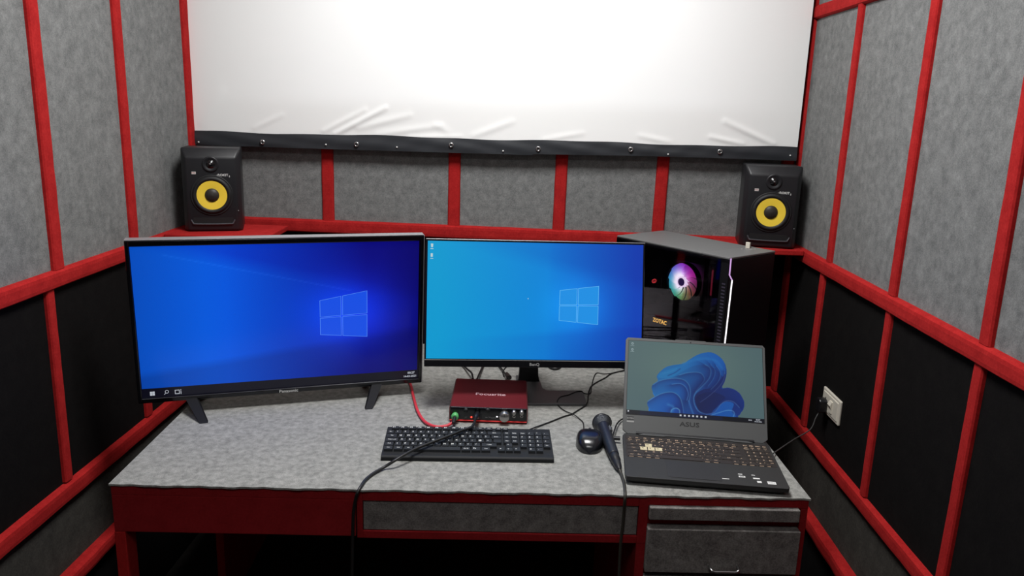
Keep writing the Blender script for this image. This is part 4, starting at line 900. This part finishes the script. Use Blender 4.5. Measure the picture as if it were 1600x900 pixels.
# ================================================================== laptop
def laptop():
    a = -0.083; t = empty('laptop', (0.246, 1.681, ZD), a); tag(t, 'open grey laptop with backlit keys at the right front of the desk', 'laptop')
    w, d = 0.373, 0.249; zt = 0.772 - ZD
    b = MB()
    outline = [(0.004, 0.0), (w - 0.004, 0.0), (w, 0.008), (w, d - 0.014), (w - 0.006, d), (0.006, d), (0, d - 0.014), (0, 0.008)]
    b.prism([(x, y) for x, y in outline], zt - 0.010, zt, axis='z', bev=0.001)
    b.prism([(0.012, 0.010), (w - 0.012, 0.010), (w - 0.006, 0.02), (w - 0.006, d + 0.012), (0.006, d + 0.012), (0.006, 0.02)], 0.003, zt - 0.009, axis='z', bev=0.002, mi=1)
    for x in (0.03, w - 0.05):
        for y in (0.02, d - 0.03): b.box(x, x + 0.02, y, y + 0.008, 0, 0.004, 0, 1)
    # rear block with the cut-outs behind the hinge
    b.prism([(0.03, d - 0.004), (w - 0.03, d - 0.004), (w - 0.045, d + 0.016), (0.045, d + 0.016)], 0.006, zt - 0.002, axis='z', bev=0.001, mi=1)
    base = b.build('base', [deck, plastic], t)
    MB().box(0.006, w - 0.006, 0.108, 0.236, zt - 0.0005, zt + 0.0004).build('key_well', deck_dark, t)
    MB().box(0.10, 0.225, 0.016, 0.098, zt - 0.0005, zt + 0.0003).box(0.106, 0.160, 0.012, 0.0235, zt, zt + 0.0009, 0.0003).box(0.162, 0.222, 0.012, 0.0235, zt, zt + 0.0009, 0.0003).build('touchpad', mat('touchpad_dark', (49, 49, 50), 0.46, 0.05, spec=0.35), t)
    T = TR(0, 0, zt + 0.0004); u = 0.01885; uy = 0.0201
    r0 = R_(['Ctrl', 'Fn', 'Win', 'Alt', ' ', 'Alt', 'Ctrl'], 0, 1.1, {4: 5.3}) + R_(['<', 'v', '>'], 13.4, 1) + R_(['0', '.'], 16.6, 1, {0: 1.0, 1: 0.8})
    r1 = R_(['Shift'] + list('ZXCVBNM') + [',', '.', '/', 'Shift'], 0, 1, {0: 2.1, 11: 2.1}) + [('^', 14.4, 1)] + R_(['1', '2', '3', 'En'], 15.6, 0.85)
    r2 = R_(['Caps'] + list('ASDFGHJKL') + [';', "'", 'Enter'], 0, 1, {0: 1.7, 12: 2.3}) + R_(['4', '5', '6', '+'], 15.6, 0.85)
    r3 = R_(['Tab'] + list('QWERTYUIOP') + ['[', ']', '|'], 0, 1, {0: 1.4, 13: 1.6}) + R_(['7', '8', '9', '*'], 15.6, 0.85)
    r4 = R_(['~', '1', '2', '3', '4', '5', '6', '7', '8', '9', '0', '-', '=', 'Back'], 0, 1, {13: 2}) + R_(['Nm', '/', '*', '-'], 15.6, 0.85)
    r5 = R_(['Esc', 'F1', 'F2', 'F3', 'F4', 'F5', 'F6', 'F7', 'F8', 'F9', 'F10', 'F11', 'F12', 'Del'], 0, 1.07) + R_(['PU', 'PD', 'Hm', 'Ed'], 15.6, 0.85)
    keyset('l', [(r0, 0, 1), (r1, 1, 1), (r2, 2, 1), (r3, 3, 1), (r4, 4, 1), (r5, 5.1, 0.8)], u, uy, 0.010, 0.110, T, [lkey, cream], t, 100, 0.0012, 0.0022, 0.0074, 0, wasd)
    st = MB()
    for x, y, wx, wy in ((0.2323, 0.0259, 0.016, 0.003), (0.2722, 0.0434, 0.015, 0.007), (0.3045, 0.0392, 0.015, 0.006), (0.308, 0.0227, 0.010, 0.009), (0.3358, 0.0221, 0.019, 0.013), (0.270, 0.056, 0.010, 0.003), (0.300, 0.056, 0.008, 0.003)):
        st.box(x - wx / 2, x + wx / 2, y - wy / 2, y + wy / 2, zt, zt + 0.0004)
    st.text('CORE i5', 0.004, TR(0.3358, 0.0221, zt + 0.0006), 1).text('HDMI', 0.004, TR(0.2722, 0.0434, zt + 0.0006), 1)
    st.build('palm_rest_stickers', [print_white, plastic], t)
    # hinge cover with the raised trapezoid
    hc = MB().prism([(0.040, 0.238), (0.055, 0.2475), (0.320, 0.2475), (0.335, 0.238), (0.290, 0.238), (0.275, 0.2425), (0.120, 0.2425), (0.105, 0.238)], zt - 0.001, zt + 0.0035, axis='z', bev=0.0008)
    hc.tube([(0.035, d + 0.002, zt + 0.001), (w - 0.035, d + 0.002, zt + 0.001)], 0.0045, 1, 12); hc.build('hinge_cover', [gunmetal, plastic], t)
    # lid
    H, tilt = 0.266, R(35.2); Lm = TR(0, d, zt, rx=-tilt)      # local: x right, z up the lid, y behind
    l = MB().prism([(0.0, 0.010), (0.012, 0.0), (w - 0.012, 0.0), (w, 0.010), (w, H - 0.007), (w - 0.006, H), (0.006, H), (0, H - 0.007)], 0.0005, 0.0085, 0, Lm, bev=0.0008)
    l.box(w * 0.36, w * 0.58, 0.0003, 0.008, H - 0.001, H + 0.0018, 0.0006, 0, Lm)
    lid = l.build('lid', gunmetal, t)
    dx0, dx1, dz0, dz1 = 0.0085, w - 0.0075, 0.052, H - 0.0085
    MB().box(dx0 - 0.0012, dx1 + 0.0012, 0.0, 0.001, dz0 - 0.0012, dz1 + 0.0012, 0, 0, Lm).build('screen_border', rubber, lid)
    picture_grid(dx0, dx1, dz0, dz1, 330, 190, lambda u_, v_: np.where((v_ < 0.058)[..., None], np.array([8, 10, 20.]) + (u_ < 0.7)[..., None] * (u_ > 0.1)[..., None] * np.array([2, 6, 22.]), wall_lap(u_, v_)), 'display', screen_mat('laptop_screen', 0.35), lid, Lm, -0.0003)
    ic = MB(); zc = dz0 + 0.0058; rn = random.Random(2)
    for x in (0.150, 0.161, 0.172, 0.1825, 0.193, 0.204, 0.215): ic.box(x - 0.0024, x + 0.0024, -0.0007, -0.0004, zc - 0.0022, zc + 0.0022, 0, 0, Lm)
    ic.box(dx0 + 0.003, dx0 + 0.0065, -0.0007, -0.0004, zc, zc + 0.004, 0, 0, Lm)
    ic.text('00:27', 0.005, Lm @ TR(dx1 - 0.016, -0.0006, zc + 0.002, rx=R(90)), 0).text('ENG', 0.0045, Lm @ TR(dx1 - 0.036, -0.0006, zc, rx=R(90)), 0).text('14-03-2022', 0.0042, Lm @ TR(dx1 - 0.016, -0.0006, zc - 0.0028, rx=R(90)), 0)
    for k, (zz_, s) in enumerate(((dz1 - 0.009, 0.007), (dz1 - 0.026, 0.007))):
        ic.lathe([(0.0016, 0), (0.0034, 0)], Lm @ TR(dx0 + 0.010, -0.0006, zz_, rx=R(90)), 1, 12); ic.box(dx0 + 0.005, dx0 + 0.015, -0.0007, -0.0004, zz_ - 0.0065, zz_ - 0.0055, 0, 1, Lm)
    ic.build('screen_icons', [icon_white, glow('icon_grey', (140, 160, 165), 0.9)], lid)
    MB().text('ASUS', 0.0165, Lm @ TR(w * 0.465, -0.0001, 0.0345, rx=R(90)), 0, sx=1.35).build('brand_mark', mat('brand_dark', (30, 30, 32), 0.4), lid)
    s = MB().box(0.010, 0.029, -0.0002, 0.0005, 0.030, 0.0345, 0, 0, Lm).box(0.011, 0.028, -0.0002, 0.0005, 0.0365, 0.046, 0, 1, Lm); s.text('RYZEN', 0.0055, Lm @ TR(0.0195, -0.0004, 0.0405, rx=R(90)), 0)
    s.build('lid_sticker', [mat('sticker_grey', (150, 150, 148), 0.5), mat('sticker_dark', (40, 40, 42), 0.5)], lid)
    MB().lathe([(0.0001, 0.0004), (0.0016, 0.0004), (0.0018, -0.001)], Lm @ TR(w * 0.47, 0.0003, H - 0.0042, rx=R(90)), 0, 12).build('webcam', rubber, lid)
    return t, a
lt, la = laptop()
LW = Matrix.Translation((0.246, 1.681, 0)) @ Matrix.Rotation(la, 4, 'Z')
# charging lead on the laptop's left side
p0 = LW @ Vector((-0.002, 0.232, 0.763)); 
P = [p0 + Vector((-0.030, 0.003, 0.0)), p0 + Vector((-0.040, 0.006, 0.002)), onz(960.5, 668, 0.762), onz(965, 660, 0.760), onz(975, 654, 0.757), onz(1000, 648, 0.7545)]
P = [p0 + Vector((-0.004, 0, 0)), p0 + Vector((-0.026, 0.002, 0.0))]
t = empty('charging_cable', (p0.x, p0.y, ZD)); tag(t, 'short black cable with barrel plug on the left side of the laptop', 'cable')
MB().tube([v - Vector((p0.x, p0.y, ZD)) for v in P], [0.0052, 0.0052], 0, 14).build('plug', plastic, t)
q = [p0 + Vector((-0.024, 0.004, 0.0)), onz(961.5, 668, 0.765), onz(965, 661, 0.762), onz(972, 655, 0.757), onz(990, 648, 0.7545), onz(1010, 640, 0.7545)]
MB().tube([v - Vector((p0.x, p0.y, ZD)) for v in spline(q, 8)], 0.002, 0, 10).build('lead', rubber, t)

# ================================================================== wall socket and its lead
def socket():
    c = Vector((XR, 2.254, 0.748)); t = empty('wall_socket', c); tag(t, 'white double socket plate with switch on the black right wall', 'socket')
    b = MB().box(-0.008, 0.0, -0.068, 0.068, -0.038, 0.038, 0.003).box(-0.0105, -0.006, -0.058, 0.058, -0.029, 0.029, 0.002)
    b.build('plate', socket_white, t)
    MB().box(-0.0135, -0.009, -0.022, -0.001, -0.020, 0.018, 0.0015).add([(-0.0135, -0.022, 0.018), (-0.0135, -0.001, 0.018), (-0.019, -0.001, 0.006), (-0.019, -0.022, 0.006), (-0.0135, -0.022, -0.006), (-0.0135, -0.001, -0.006)], [(0, 1, 2, 3), (3, 2, 5, 4), (0, 3, 4), (1, 5, 2)], 0).build('switch', socket_white, t)
    q = MB()
    for dy, dz in ((0.035, 0.012), (0.026, -0.008), (0.044, -0.008)): q.lathe([(0.0001, 0.0008), (0.003, 0.0008)], TR(-0.0105, dy, dz, ry=R(-90)), 0, 12)
    q.build('socket_holes', rubber, t)
    t2 = empty('power_cord', (XR - 0.012, 2.283, 0.742)); tag(t2, 'black plug in the wall socket with thin cord running down to the laptop', 'power cord')
    MB().prism([(-0.016, -0.024), (0.016, -0.024), (0.017, 0.012), (0.010, 0.018), (-0.010, 0.018), (-0.017, 0.012)], -0.024, 0.0, axis='x', bev=0.003).build('plug', plastic, t2)
    base = Vector((XR - 0.012, 2.283, 0.742))
    e = LW @ Vector((0.373, 0.205, 0.762))
    Pp = [base + Vector((-0.016, -0.004, -0.023)), base + Vector((-0.032, -0.020, -0.040)), on_plane(1266, 671, (0.84, 0, 0), (1, 0, 0)), on_plane(1240, 687, (0.76, 0, 0), (1, 0, 0)), e + Vector((0.004, 0.002, 0.001))]
    MB().tube([p - base for p in spline(Pp, 10)], 0.0017, 0, 8).build('lead', mat('cord_grey', (70, 70, 70), 0.5), t2)
socket()
